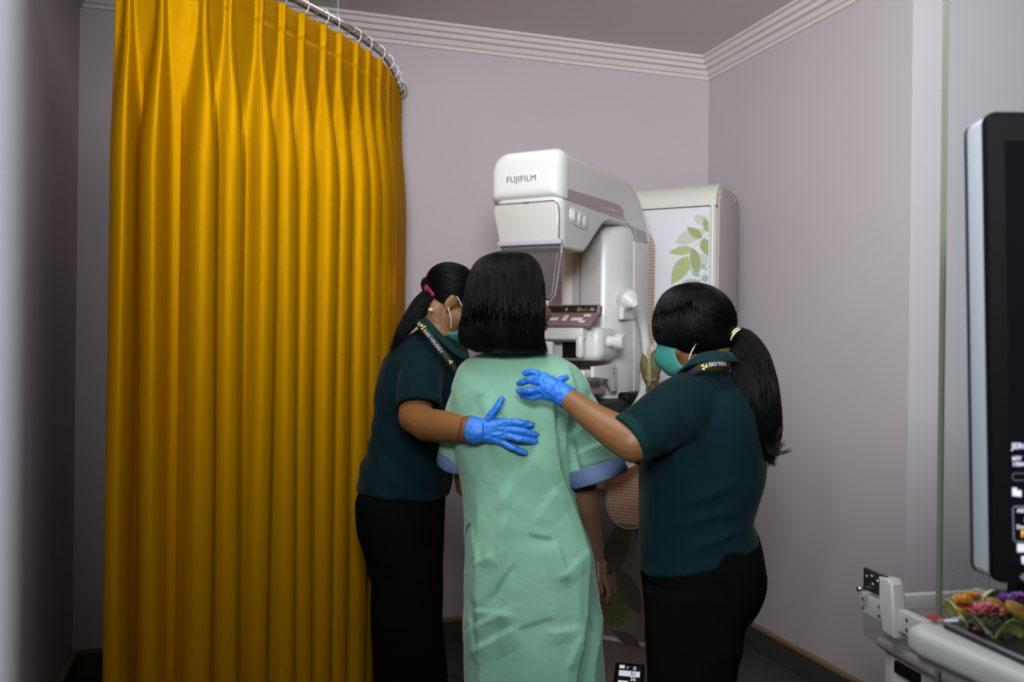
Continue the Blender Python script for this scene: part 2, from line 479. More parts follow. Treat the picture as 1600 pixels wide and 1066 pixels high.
def curtain():
    ns, nz = 520, 76
    zs = [T_TOP, T_TOP-0.003] + [T_TOP-0.003-(0.069)*k/7 for k in range(1, 8)]
    zs += [T_BAND - 0.004 - (T_BAND-0.07)*((k/(nz-9))**1.25) for k in range(nz-8)]
    V = []; Fc = []
    for z in zs:
        below = max(0, T_BAND - z)
        g = sm(0, 0.45, below)
        for i in range(ns+1):
            s = LEN*i/ns
            dmin = min(pleats, key=lambda q: abs(q-s)); d = s-dmin; k = pleats.index(dmin)
            # spacing to neighbour
            wob = noise.noise(Vector((k*3.1, z*0.9, 2.0)))*0.010*g
            d2 = d - wob
            w = 0.0085 + 0.0155*g + 0.004*noise.noise(Vector((k*1.7, z*0.7, 5)))*g
            w *= (1+0.75*g) if d2 < 0 else (1-0.30*g)
            amp = 0.017 + 0.046*g*(1+0.25*noise.noise(Vector((k*2.3, 0.3, z*0.4))))
            rid = exp(-abs(d2/w)**2)
            # small middle furrow just under the pinch, where the three pleats fan out
            fan = exp(-((below-0.09)/0.10)**2)*(below > 0)
            rid -= 0.25*fan*exp(-(d2/(w*0.35))**2)
            amp *= 1 - 0.5*sm(LEN*0.55, LEN*0.9, s)
            off = amp*rid
            off += 0.006*noise.noise(Vector((s*9, z*0.6, 1.0)))*g
            off += 0.0015*noise.noise(Vector((s*30, z*14, 4.0)))*(1-g)
            shift = 0.010*g*sin(pi*max(-1, min(1, d2/0.05)))*rid
            p, t = at_s(s + shift)
            n = Vector((t.y, -t.x, 0))
            if abs(z-T_BAND) < 0.004: off -= 0.0025
            q = p + n*off; q.z = z + 0.004*noise.noise(Vector((s*12, 0, 9)))*sm(0.1, 0, T_TOP-z)
            V.append(q)
    m = ns+1
    for r in range(len(zs)-1):
        for i in range(ns):
            Fc.append((r*m+i, r*m+i+1, (r+1)*m+i+1, (r+1)*m+i))
    return V, Fc, zs
V, Fc, zs = curtain()
cu = obj('curtain', (V, Fc), M_curt)
md = cu.modifiers.new('thick', 'SOLIDIFY'); md.thickness = 0.0016; md.offset = -1
tag(cu, 'golden yellow satin privacy curtain with pinch pleats hanging from the curved steel rail', 'curtain')
# hem stitching and band stitching follow the cloth
def follow(zt, off=0.0014):
    r = min(range(len(zs)), key=lambda i: abs(zs[i]-zt)); m = 521
    row = V[r*m:(r+1)*m]; out = []
    for i, p in enumerate(row):
        t = (row[min(i+1, 520)]-row[max(i-1, 0)]); n = Vector((t.y, -t.x, 0)).normalized()
        out.append(p + n*off)
    return out
bm = nb(); tube(bm, follow(0.20, 0.0005), 0.0007, 4)
obj('hem_seam', bm, M_thread, cu)
bm = nb(); tube(bm, follow(T_BAND-0.001, 0.0005), 0.0007, 4)
obj('heading_seam', bm, M_thread, cu)

ROD = 2.257
rl = empty('curtain_rail', (pl[0].x, pl[0].y, ROD), label='curved steel curtain rail hung from the ceiling above the yellow curtain', cat='curtain rail')
bm = nb(); rp = [p + Vector((0, 0, ROD)) for p in pl]
tube(bm, rp, 0.0125, 20)
obj('rail_tube', bm, M_chrome, rl, world=True)
for s in (0.20, min((k*LEN/400 for k in range(401)), key=lambda q: abs(at_s(q)[0].x/at_s(q)[0].y+0.2025))):
    p, t = at_s(s)
    bm = nb(); cyl(bm, (p.x, p.y, ROD), (p.x, p.y, CEIL), 0.0011, 8)
    obj('hanger_wire', bm, M_wire, rl, world=True)
bm = nb(); p, t = at_s(LEN); cyl(bm, (p.x, p.y-0.008, ROD), (p.x, p.y+0.035, ROD), 0.026, 24); obj('wall_flange', bm, M_chrome, rl, world=True)

def ring_bm():
    bm = nb(); pts = [Vector((0, cos(a)*0.026, sin(a)*0.026)) for a in [2*pi*k/28 for k in range(29)]]
    tube(bm, pts, 0.0017, 6); tube(bm, [(0, 0, -0.026), (0, 0.004, -0.034), (0, 0, -0.045), (0, -0.004, -0.036)], 0.0011, 5)
    return bm
first = None
for k, s in enumerate(pleats):
    s2 = s + random.uniform(-0.012, 0.012); p, t = at_s(s2)
    if first is None:
        o = first = obj('curtain_ring', ring_bm(), M_wire)
    else:
        o = first.copy(); COL.objects.link(o)
    o.location = (p.x, p.y, ROD-0.012)
    o.rotation_euler = (0, 0, math.atan2(t.y, t.x) + random.uniform(-0.6, 0.6))
    tag(o, 'thin wire ring holding the yellow curtain on the curved rail', 'curtain ring', 'wire rings along the curtain rail')

# ------------------------------------------------------------------ mammography machine
MO = Vector((0.1525, 2.68, 0)); TH = radians(-28)
MX = Vector((cos(TH), sin(TH), 0)); MY = Vector((-sin(TH), cos(TH), 0))
def ML(axis, c, px, py):
    """point on the machine plane local[axis]=c seen at a photo pixel, in machine space"""
    d = P(px, py, 1.0) - Vector((0, 0, CAMH)); o = Vector((0, 0, CAMH)) - MO
    dl = Vector((d.dot(MX), d.dot(MY), d.z)); ol = Vector((o.dot(MX), o.dot(MY), o.z))
    t = (c-ol[axis])/dl[axis]
    return ol + dl*t
mm = empty('mammography_machine', MO, TH, 'white mammography unit with tall leaf-printed column and overhanging tube arm in the corner', 'mammography machine')
def mp(name, bm, m, auto=35, **k): return obj(name, bm, m, mm, auto=auto, **k)
def sub(name, bm, m, par, auto=35, **k):
    return obj(name, bm, m, par, auto=auto, **k)
XC = -0.121
def S(px, py): q = ML(0, 0, px, py); return q.y, q.z
# --- tube head and arm: loft along y with rounded rectangular sections
top = [S(878, 231), S(910, 246), S(940, 260), S(965, 271), S(985, 281), S(996, 296), S(1004, 316), S(1010, 345), S(1012.5, 380)]
bot = [S(880, 388), S(900, 392), S(913, 394), S(921, 383), S(927, 373), S(936, 359), S(943, 349), S(951, 345), S(975, 352), S(984, 359), S(989, 371)]
def lerp_pts(pts, y):
    if y <= pts[0][0]: return pts[0][1]
    for (a, b), (c, d) in zip(pts, pts[1:]):
        if y <= c: return b + (d-b)*(y-a)/(c-a)
    return pts[-1][1]
def rrect(x0, x1, z0, z1, rt, rb, y, inset=0, taper=0, k=7):
    """rounded rectangle in x-z at depth y; taper moves the lower left corner in"""
    x0 += inset; x1 -= inset; z0 += inset*0.6; z1 -= inset; out = []
    for cx, cz_, r, a0 in ((x1-rb, z0+rb, rb, -90), (x1-rt*0.55, z1-rt*0.55, rt*0.55, 0), (x0+rt, z1-rt, rt, 90), (x0+rb, z0+rb, rb, 180)):
        for j in range(k+1):
            a = radians(a0 + 90*j/k); x = cx + r*cos(a); z = cz_ + r*sin(a)
            tt = 1-(z-z0)/(z1-z0)
            if x < (x0+x1)/2: x += taper*tt
            out.append(Vector((x, y, z)))
    return out
HW = 0.242
rings = []
for ins, y in ((0.030, -0.020), (0.016, -0.015), (0.006, -0.008), (0.0, 0.004)):
    rings.append(rrect(-HW, 0, lerp_pts(bot, y), lerp_pts(top, y)-0.003, 0.055, 0.012, y, ins, 0.022))
ys = sorted(set([0.02 + 0.6*k/34 for k in range(35)]))
for y in ys:
    rings.append(rrect(-HW, 0, lerp_pts(bot, y), lerp_pts(top, y), 0.055, 0.010, y, 0, 0.022*sm(0.5, 0, y)))
yb = max(p[0] for p in bot); zb = S(989, 376)[1]
for y in [0.64, 0.67, 0.70, 0.73, 0.755, 0.775, 0.785, 0.792]:
    zt = lerp_pts(top, y)
    rings.append(rrect(-HW, 0, min(zb, zt-0.05), zt, min(0.055, (zt-min(zb, zt-0.05))*0.45), 0.008, y, 0))
bm = nb(); loft(bm, rings)
head = mp('tube_arm', bm, M_white2)
# front cap: separate glossy shell with the maker's name
def zfront(px, py): return ML(1, -0.01, px, py).z
zs_ = zfront(824, 313)
zt_ = lerp_pts(top, 0)
bm = nb(); rings = []
for ins, y in ((0.034, -0.036), (0.020, -0.034), (0.009, -0.027), (0.002, -0.015), (-0.003, 0.0), (-0.003, 0.022)):
    rings.append(rrect(-HW, 0, zs_ - 0.0 + ins*0.25, zt_+0.001, 0.058, 0.010, y, ins))
loft(bm, rings)
cap = mp('front_cap', bm, M_white)
zl = zfront(800, 285)
xl = ML(1, -0.036, 791, 284)
bm = text_mesh('FUJIFILM', 0.027, basis((1, 0, 0), (0, 0, 1), (0, -1, 0), (xl.x, -0.0366, xl.z-0.004)), 0.0004, 0.0, spacing=1.06)
sub('maker_name', bm, M_logo, cap, smooth=False)
# lower front: pale panel with rounded opening
bm = nb(); zb0 = lerp_pts(bot, 0)
o_ = []
prism(bm, [(-HW+0.016, zs_-0.012), (-0.012, zs_-0.012), (-0.004, zs_-0.03), (-0.004, zb0+0.012), (-HW+0.036, zb0+0.012), (-HW+0.010, zs_-0.03)], 1, -0.0275, -0.012, 0.006, 3)
fp = mp('front_cover', bm, M_smoke)
bm = nb(); tube(bm, [Vector((x, -0.027, z)) for x, z in ((-HW+0.014, zs_-0.010), (-0.02, zs_-0.009), (-0.006, zs_-0.022), (-0.002, zs_-0.05), (-0.002, zb0+0.02), (0.006, zb0-0.02))], 0.0016, 6)
sub('cover_seam', bm, M_logo, fp)
bm = nb(); box(bm, (-0.125, -0.030, zs_-0.0125), (-0.105, -0.026, zs_-0.008)); sub('latch', bm, M_logo, fp, smooth=False)
# pink stripe on the right side, with the model script
bm = nb(); q = [S(879.5, 293), S(955, 316), S(968, 321), S(973, 328), S(974, 341), S(879.5, 308)]
prism(bm, q, 0, -0.002, 0.0014)
st = mp('side_stripe', bm, M_pink, smooth=False)
q0 = S(938, 325); q1 = S(966, 334)
dv = Vector((0, q1[0]-q0[0], q1[1]-q0[1])).normalized(); uv = Vector((1, 0, 0)).cross(dv)
bm = text_mesh('AMULET', 0.010, basis(dv, uv, (1, 0, 0), (0.0016, q0[0], q0[1])), 0.0002, shear=0.4)
merge(bm, text_mesh('Innovality', 0.019, basis(dv, uv, (1, 0, 0), Vector((0.0016, q0[0], q0[1]))+dv*0.052), 0.0002, shear=0.5))
sub('model_script', bm, M_grey, st, smooth=False)
# oval button group on the side
bc = S(904, 342)
bm = nb(); n = 40; q = []
for k in range(n):
    a = 2*pi*k/n; ex = math.copysign(abs(cos(a))**0.6, cos(a)); ez = math.copysign(abs(sin(a))**0.6, sin(a))
    q.append((bc[0]+0.068*ex, bc[1]+0.026*ez-0.1*0.068*ex))
prism(bm, q, 0, -0.002, 0.004, 0.0015, 2)
bp_ = mp('button_panel', bm, M_white)
for k in (-1, 0, 1):
    bm = nb(); c = (bc[0]+k*0.042, bc[1]-k*0.0042)
    prism(bm, [(c[0]+0.016*cos(a), c[1]+0.019*sin(a)) for a in [2*pi*j/24 for j in range(24)]], 0, 0.003, 0.0075, 0.002, 2)
    tube(bm, [Vector((0.008, c[0]+0.007*cos(a), c[1]+0.010*sin(a))) for a in [radians(40+j*28) for j in range(10)]], 0.001, 5)
    sub('arm_button', bm, M_white2, bp_)
bm.free() if False else None
# seam lines on the side
bm = nb(); tube(bm, [Vector((0.0004, *S(px, py))) for px, py in ((978, 349), (986, 356), (990.5, 368), (991, 376), (1013, 380))], 0.0012, 5)
tube(bm, [Vector((0.0004, *S(px, py))) for px, py in ((880, 310), (930, 328), (978, 345))], 0.0009, 5)
sub('arm_seam', bm, M_seam, head)

# --- vertical arm body with rounded front
ZB = 0.79
plan_ = []
for (x, y) in ((0.0, 0.79), (-HW, 0.79), (-HW, 0.60)): plan_.append((x, y))
for k in range(9):
    a = radians(180 + 90*k/8); plan_.append((-HW+0.06+0.06*cos(a), 0.53+0.06*sin(a)))
for k in range(13):
    a = radians(270 + 90*k/12); plan_.append((-0.075+0.075*cos(a), 0.60+0.13*sin(a)))
bm = nb(); zt = S(989, 374)[1] + 0.01
prism(bm, plan_, 2, ZB, zt+0.05, 0.02, 3)
body = mp('arm_body', bm, M_white)
bm = nb(); box(bm, (-0.175, 0.462, 0.90), (-0.068, 0.474, zt+0.0), 0.006); sub('front_strip', bm, M_grey, body)
bm = nb(); box(bm, (-0.1445, 0.4600, 0.90), (-0.1425, 0.463, zt+0.03)); sub('strip_seam', bm, M_seam, body, smooth=False)
bm = nb(); prism(bm, [S(990, 377), S(1012, 381), S(1013, 500), S(1010, 560), S(1004, 650), S(990, 650)], 0, -0.004, 0.003, 0.001, 2)
sub('side_cover', bm, M_white2, body)
# --- rotation joint between arm and column
bm = nb(); zc = 1.07
tube(bm, [(XC, 0.70, zc), (XC, 0.73, zc), (XC, 0.88, zc), (XC, 0.935, zc)], [0.165, 0.19, 0.20, 0.20], 56)
mp('rotation_joint', bm, M_white)

# --- column
CY = 0.932; CX0, CX1 = -0.30, 0.22
ctop = ML(1, CY, 1116, 280).z; cseam = ML(1, CY, 1116, 321).z
bm = nb(); cp = [(CX0, CY), (CX1, CY), (CX1, 1.277), (-0.15, 1.277), (CX0, 1.15)]
prism(bm, cp, 2, 0.02, cseam, 0.012, 3)
colm = mp('column', bm, M_white)
# rounded top hood
bm = nb(); prof = []
for k in range(9):
    a = radians(180 - 90*k/8); prof.append((CY+0.004+0.11+0.114*cos(a), ctop-0.085+0.085*sin(a)))
prof += [(1.20, ctop), (1.277, ctop-0.04), (1.277, cseam+0.002), (CY, cseam+0.002)]
v0 = []
def cutx(y): return CX0 if y < 1.15 else CX0 + (y-1.15)*1.18
a_ = [bm.verts.new((cutx(y), y, z)) for y, z in prof]; b_ = [bm.verts.new((CX1, y, z)) for y, z in prof]
bm.faces.new(a_); bm.faces.new(b_[::-1])
for i in range(len(prof)): bm.faces.new((a_[i], b_[i], b_[(i+1) % len(prof)], a_[(i+1) % len(prof)]))
hood = mp('column_hood', bm, M_cream, auto=30)
# side plate of the column
zfl = 0.03
bm = nb(); q = []
for y, z in ((CY+0.012, zfl), (1.268, zfl), (1.268, ctop-0.05), (1.235, ctop-0.02), (1.05, ctop-0.012), (0.985, ctop-0.03), (CY+0.03, ctop-0.085)): q.append((y, z))
prism(bm, q, 0, CX1-0.002, CX1+0.006, 0.004, 3)
sp = mp('column_side_cover', bm, mat('column_side', (0.42, 0.37, 0.36), 0.5))
for y, z in ((0.985, ctop-0.065), (1.20, ctop-0.045)):
    bm = nb(); cyl(bm, (CX1+0.005, y, z), (CX1+0.008, y, z), 0.008, 16); sub('screw', bm, M_grey, sp)
# front printed panel
bm = nb(); box(bm, (CX0+0.02, CY-0.003, 0.045), (CX1-0.025, CY+0.002, cseam-0.004), 0.001, 1)
pan = mp('printed_panel', bm, M_panel)
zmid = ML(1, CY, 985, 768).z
sub('lower_print_shaded', bx((CX0+0.021, CY-0.0033, 0.047), (CX1-0.027, CY-0.0029, zmid)), mat('print_taupe_shaded', (0.17, 0.142, 0.125), 0.5), pan, smooth=False)  # taupe print ground, darkened in colour for the shade behind the people
bm = nb(); cyl(bm, (CX1-0.012, CY-0.001, 0.03), (CX1-0.012, CY-0.001, cseam), 0.010, 12); mp('panel_edge', bm, M_cream)
def leafpoly(bm, a, b, w, y, k=12, jag=0, curve=0.0):
    """flat printed leaf outline between two points (x, z) on the panel"""
    a = Vector(a); b = Vector(b); d = b-a; L = d.length; d /= L; nn = Vector((-d.y, d.x))
    pts = []
    for side in (1, -1):
        rng = range(k+1) if side == 1 else range(k-1, 0, -1)
        for j in rng:
            t = j/k; h = w*0.5*(sin(pi*t**0.8))*(1+jag*(j % 2))
            p = a + d*L*t + nn*(side*h + curve*sin(pi*t)); pts.append(p)
    cx1 = CX1-0.027
    vs = [bm.verts.new((min(p.x, cx1), y, p.y)) for p in pts]
    bm.faces.new(vs)
def cpx(cx, cy):       # crop pixels of the column print
    q = ML(1, CY-0.004, 740+cx/3.552, 200+cy/3.552); return (q.x, q.z)
yy = [CY-0.0034]
def leaves(name, m, lst, jag=0):
    bm = nb()
    for (a, b, w) in lst:
        leafpoly(bm, a, b, w, yy[0], jag=jag); yy[0] -= 0.00003
    return sub(name, bm, m, pan, smooth=False)
leaves('pale_leaf_print', M_leafC, [(cpx(1118, 635), cpx(1310, 560), 0.055), (cpx(1222, 490), cpx(1325, 540), 0.04), (cpx(1190, 790), cpx(1325, 690), 0.06)])
leaves('olive_leaf_print', M_leafA, [(cpx(1268, 612), cpx(1182, 548), 0.034), (cpx(1307, 578), cpx(1276, 500), 0.028), (cpx(1218, 668), cpx(1246, 826), 0.042), (cpx(1275, 612), cpx(1305, 712), 0.045)])
leaves('green_leaf_print', M_leafB, [(cpx(1218, 672), cpx(1080, 692), 0.036), (cpx(1192, 712), cpx(1097, 870), 0.062)])
leaves('grey_green_leaf_print', M_leafD, [(cpx(1210, 798), cpx(1262, 826), 0.02), (cpx(1262, 757), cpx(1294, 786), 0.02), (cpx(1150, 868), cpx(1265, 850), 0.03), (cpx(1270, 850), cpx(1310, 818), 0.03)])
bm = nb()
for q in ([(1310, 588), (1255, 632), (1215, 668), (1190, 720)], [(1312, 760), (1280, 810), (1255, 858), (1240, 900)]):
    tube(bm, [Vector((x, CY-0.0036, z)) for x, z in map(lambda c: cpx(*c), q)], 0.0009, 4)
sub('stem_print', bm, M_leafD, pan)
# lower part of the print, shade behind patient and nurse mixed into its colours
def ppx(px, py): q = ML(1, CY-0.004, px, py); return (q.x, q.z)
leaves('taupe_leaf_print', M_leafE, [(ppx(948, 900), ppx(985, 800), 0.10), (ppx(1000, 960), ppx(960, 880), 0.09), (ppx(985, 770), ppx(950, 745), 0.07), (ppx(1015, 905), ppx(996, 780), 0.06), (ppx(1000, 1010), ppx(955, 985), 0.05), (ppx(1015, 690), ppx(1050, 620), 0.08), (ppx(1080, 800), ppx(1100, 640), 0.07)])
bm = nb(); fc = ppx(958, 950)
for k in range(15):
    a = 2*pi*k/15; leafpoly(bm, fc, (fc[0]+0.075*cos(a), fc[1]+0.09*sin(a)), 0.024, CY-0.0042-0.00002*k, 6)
sub('flower_print', bm, mat('print_flower_shaded', (0.09, 0.095, 0.02), 0.6), pan, smooth=False)
# ribbed track cover with rounded ends
bm = nb(); gx0, gx1, gz0, gz1 = -0.215, -0.022, 0.515, 1.72
out = []
rr_ = (gx1-gx0)/2
zlo = ML(1, CY, 985, 826).z
for k in range(21):
    a = radians(180+180*k/20); out.append((XC+0.002+rr_*cos(a), zlo+rr_+rr_*sin(a)*1.0))
for k in range(21):
    a = radians(180*k/20); out.append((XC+0.002+rr_*cos(a), gz1-rr_+rr_*sin(a)))
prism(bm, out, 1, CY-0.010, CY-0.002)
gr = mp('track_cover', bm, mat('track_groove', (0.26, 0.17, 0.12), 0.6))
bm = nb(); z = zlo+0.02
while z < gz1-0.01:
    hw = rr_-0.006
    if z < zlo+rr_: hw = sqrt(max(0, rr_**2-(zlo+rr_-z)**2))-0.004
    if z > gz1-rr_: hw = sqrt(max(0, rr_**2-(z-gz1+rr_)**2))-0.004
    if hw > 0.01: box(bm, (XC+0.002-hw, CY-0.0135, z), (XC+0.002+hw, CY-0.009, z+0.0095))
    z += 0.0125
o = sub('track_ribs', bm, M_grille, gr, smooth=False); o['kind'] = 'stuff'
bm = nb(); tube(bm, [Vector((x, CY-0.011, z)) for x, z in out+out[:1]], 0.003, 6); sub('track_rim', bm, M_grey, gr)
# base plate
bm = nb(); box(bm, (-0.36, 0.30, 0.0), (0.24, 1.12, 0.022), 0.006)
mp('base_plate', bm, mat('base_plate_brown', (0.16, 0.125, 0.11), 0.5))

# --- compression unit with keypad
bm = nb(); box(bm, (-0.235, 0.30, 1.185), (0.005, 0.47, 1.30), 0.03, 5)
box(bm, (-0.225, 0.262, 1.255), (-0.045, 0.40, 1.302), 0.008, 3)
cu_ = mp('compression_unit', bm, M_white)
Mk = basis((1, 0, 0), (0, cos(radians(32)), sin(radians(32))), (0, -sin(radians(32)), cos(radians(32))), (0, 0.255, 1.298))
bm = bx((-0.232, 0, 0), (-0.012, 0.085, 0.010), 0.004, 3, Mk)
kp = sub('keypad', bm, M_mauve, cu_)
for x, y, w_, h_ in ((-0.20, 0.020, .03, .014), (-0.165, 0.030, .042, .018), (-0.120, 0.038, .018, .036), (-0.075, 0.030, .042, .018), (-0.045, 0.055, .026, .014), (-0.205, 0.060, .026, .014), (-0.05, 0.014, .022, .012)):
    sub('key', bx((x-w_/2, y-h_/2+.006, 0.009), (x+w_/2, y+h_/2+.006, 0.0135), 0.002, 2, Mk), M_key, kp)
Md = basis((1, 0, 0), (0, 0.34, 0.94), (0, -0.94, 0.34), (0, 0.328, 1.340))
ds = sub('display', bx((-0.222, 0, -0.02), (-0.012, 0.040, 0.006), 0.006, 3, Md), M_mauve, cu_)
bm = bx((-0.212, 0.006, 0.005), (-0.022, 0.034, 0.0075), 0.002, 2, Md)
for x, s_ in ((-0.150, '0'), (-0.105, '51'), (-0.052, '36')):
    pass
o = obj('display_screen', bm, M_dark, cu_)
for x, s_ in ((-0.140, '0'), (-0.096, '51'), (-0.048, '36')):
    obj('display_digits', text_mesh(s_, 0.017, Md @ Matrix.Translation((x, 0.014, 0.008)), 0.0002, shear=0.15), M_green_led, o, smooth=False)
# black paddle slot, paddle arm, hooks, knobs
sub('slot', bx((-0.13, 0.285, 1.195), (-0.06, 0.31, 1.262), 0.003), M_black, cu_)
sub('slot_frame', bx((-0.225, 0.258, 1.248), (-0.06, 0.27, 1.256), 0.002), M_seam, cu_)
bm = bx((-0.215, 0.235, 1.06), (-0.145, 0.262, 1.250), 0.010, 4); sub('paddle_arm', bm, M_white2, cu_)
for x in (-0.252, -0.05):
    sub('hook', bx((x-0.014, 0.240, 1.195), (x+0.014, 0.262, 1.275), 0.012, 4), M_white, cu_)
for sgn, x in ((1, 0.0), (-1, -0.24)):
    bm = nb(); tube(bm, [(x, 0.37, 1.252), (x+sgn*0.032, 0.37, 1.252), (x+sgn*0.033, 0.37, 1.252), (x+sgn*0.058, 0.37, 1.252), (x+sgn*0.062, 0.37, 1.252)], [0.020, 0.018, 0.026, 0.027, 0.023], 28)
    sub('knob', bm, M_white, cu_)
# lower bracket with clear paddle
bm = nb(); q = [S(926, 573), S(962, 569), S(964, 611), S(957, 611), S(950, 592), S(926, 590)]
prism(bm, q, 0, -0.008, 0.004, 0.002, 2)
br = mp('paddle_bracket', bm, M_white)
for px, py in ((957.5, 577), (958, 584), (960, 606)):
    y, z = S(px, py); bm = nb(); cyl(bm, (0.004, y, z), (0.0055, y, z), 0.004, 12); sub('bolt', bm, M_seam, br)
y0, z0 = S(920, 590); y1, z1 = S(955, 618)
bm = bx((-0.23, 0.12, z1), (-0.012, 0.50, z0-0.004), 0.006, 3); bmesh.ops.delete(bm, geom=[f for f in bm.faces if f.normal.z > 0.9], context='FACES')
cpd = mp('clear_paddle', bm, M_clear)
sub('paddle_pad', bx((-0.22, 0.13, z1+0.004), (-0.03, 0.44, z1+0.022), 0.004), M_pinkclear, cpd)
bm = bx((-0.225, 0.20, z0-0.004), (-0.01, 0.33, z0+0.022), 0.006, 3); sub('paddle_clamp', bm, M_white, cpd)
# breast support table, black
zt2 = 1.050
bm = bx((-0.275, -0.03, zt2-0.075), (0.025, 0.60, zt2), 0.018, 4)
box(bm, (-0.10, 0.52, zt2-0.04), (0.03, 0.68, zt2+0.02), 0.014, 4)
bk = mp('support_table', bm, M_black)
bm = bx((-0.20, 0.40, zt2-0.20), (-0.04, 0.62, zt2-0.06), 0.03, 4); sub('table_mount', bm, M_white, bk)
# grab handle with its mount
def SH(px, py, x=0.05): q = ML(0, x, px, py); return q
bm = nb(); pts = catmull([SH(990, 474), SH(999, 490), SH(1005.5, 512), SH(1009.5, 545), SH(1010, 580), SH(1006, 608), SH(998, 628), SH(984, 648)], 5)
tube(bm, pts, 0.0145, 18)
hd = mp('grab_handle', bm, M_white)
bm = nb(); y0, z0 = S(969, 463); y1, z1 = S(989, 500)
prism(bm, [S(969, 470), S(972, 452), S(988, 451), S(988, 500), S(969, 500)], 0, -0.01, 0.012, 0.005, 3)
tube(bm, [Vector((0.0, *S(978, 468))), SH(984, 469, 0.03), SH(991, 477, 0.048)], [0.045, 0.036, 0.019], 24)
bm = remesh(bm, 0.004, 6); sub('handle_mount', bm, M_white, hd)
# clear face shield
zA = lerp_pts(bot, 0)+0.004; zB_ = ML(1, -0.02, 872, 472).z
bm = nb(); shp = [(-HW+0.034, zA+0.02), (0.006, zA+0.02), (0.008, zA-0.02), (-0.012, zB_+0.02), (-0.03, zB_), (-HW+0.06, zB_), (-HW+0.045, zB_+0.02)]
prism(bm, shp, 1, -0.030, -0.026)
fs = mp('face_shield', bm, M_clear, smooth=False)
bm = nb(); tube(bm, [Vector((x, -0.028, z)) for x, z in shp+shp[:1]], 0.0018, 6)
tube(bm, [Vector((x*0.9-0.012, -0.028, z+0.003)) for x, z in shp[2:6]], 0.0012, 6)
sub('shield_rim', bm, mat('shield_edge', (0.45, 0.42, 0.48), 0.25), fs)
bm = bx((-HW+0.03, -0.034, zA+0.006), (0.008, -0.018, zA+0.022), 0.003); sub('shield_rail', bm, mat('shield_rail', (0.42, 0.38, 0.46), 0.2, coat=0.5), fs)
# warm field light under the tube head
lp = bpy.data.lights.new('field_lamp', 'SPOT'); lp.energy = 0.35; lp.color = (1.0, 0.50, 0.22); lp.spot_size = radians(150); lp.spot_blend = 0.6; lp.shadow_soft_size = 0.03
lo = bpy.data.objects.new('field_lamp', lp); COL.objects.link(lo); lo.location = MO + MX*(-0.12) + MY*0.15 + Vector((0, 0, 1.50))
# warm glow lamp low on the wall side, behind the patient
lp2 = bpy.data.lights.new('side_lamp', 'POINT'); lp2.energy = 0.22; lp2.color = (1.0, 0.45, 0.25); lp2.shadow_soft_size = 0.05
lo2 = bpy.data.objects.new('side_lamp', lp2); COL.objects.link(lo2); lo2.location = MO + MX*(-0.02) + MY*0.74 + Vector((0, 0, 0.74))

lp3 = bpy.data.lights.new('wall_lamp', 'POINT'); lp3.energy = 0.45; lp3.color = (1.0, 0.55, 0.38); lp3.shadow_soft_size = 0.05
lo3 = bpy.data.objects.new('wall_lamp', lp3); COL.objects.link(lo3); lo3.location = (-0.22, 3.15, 1.45)
# --- leaf and stick bundle tied to the handle
M_dleaf = mat('dried_leaf', (0.13, 0.13, 0.035), 0.7, bump=0.4, bscale=60, var=0.3, vscale=25)
M_stick = mat('straw_stick', (0.38, 0.30, 0.16), 0.7, var=0.2, vscale=40)
M_string = mat('raffia', (0.55, 0.50, 0.38), 0.7)
lbp = ML(0, 0.085, 1015, 583); lbw = MO + MX*lbp.x + MY*lbp.y + Vector((0, 0, lbp.z))
bun = empty('leaf_bundle', lbw, TH, 'bundle of dried leaves and straw sticks tied to the white grab handle', 'leaf bundle')
def leaf_mesh(L, w, curl, twist=0, k=12, m_=6, jag=0.12):
    V = []; Fc = []
    for i in range(k+1):
        t = i/k; h = w*0.5*(sin(pi*min(1, t*0.93+0.05))**0.7)
        for j in range(m_+1):
            u = j/m_*2-1; hh = h*(1+jag*(i % 2)*(abs(u) > 0.9))
            V.append(Vector((u*hh, curl*(u*u-0.4)*h + 0.006*sin(t*7), (t-0.5)*L)))
    for i in range(k):
        for j in range(m_):
            a = i*(m_+1)+j; Fc.append((a, a+1, a+m_+2, a+m_+1))
    M = Matrix.Rotation(twist, 4, 'Y')
    return [M @ v for v in V], Fc
for tw, w_, L_, dy, dx in ((0.10, 0.05, 0.17, 0.012, 0.006), (-0.25, 0.042, 0.14, 0.004, -0.012), (0.42, 0.034, 0.15, 0.016, 0.014)):
    Vv, Ff = leaf_mesh(L_, w_, 0.5, tw); Vv = [v+Vector((dx, dy, 0)) for v in Vv]
    o = obj('leaf', (Vv, Ff), M_dleaf, bun); o.modifiers.new('s', 'SOLIDIFY').thickness = 0.001
for k in range(9):
    bm = nb(); x = random.uniform(-0.010, 0.010); tx = random.uniform(-0.010, 0.008); zt = random.uniform(0.07, 0.105)
    tube(bm, [(x*0.6, -0.004+random.uniform(-.004, .003), -0.05), (x*0.8, -0.005, 0.0), (tx, -0.004, zt)], 0.0012, 6)
    obj('straw', bm, M_stick, bun)
bm = nb()
for dz in (-0.018, -0.023):
    tube(bm, [Vector((0.019*cos(a), 0.006+0.015*sin(a), dz+0.003*sin(2*a))) for a in [2*pi*k/20 for k in range(21)]], 0.0013, 6)
tube(bm, [(0.012, -0.010, -0.02), (0.017, -0.014, -0.005), (0.010, -0.014, -0.012), (0.006, -0.012, -0.035), (0.0, -0.01, -0.05)], 0.0013, 6)
obj('raffia_tie', bm, M_string, bun)

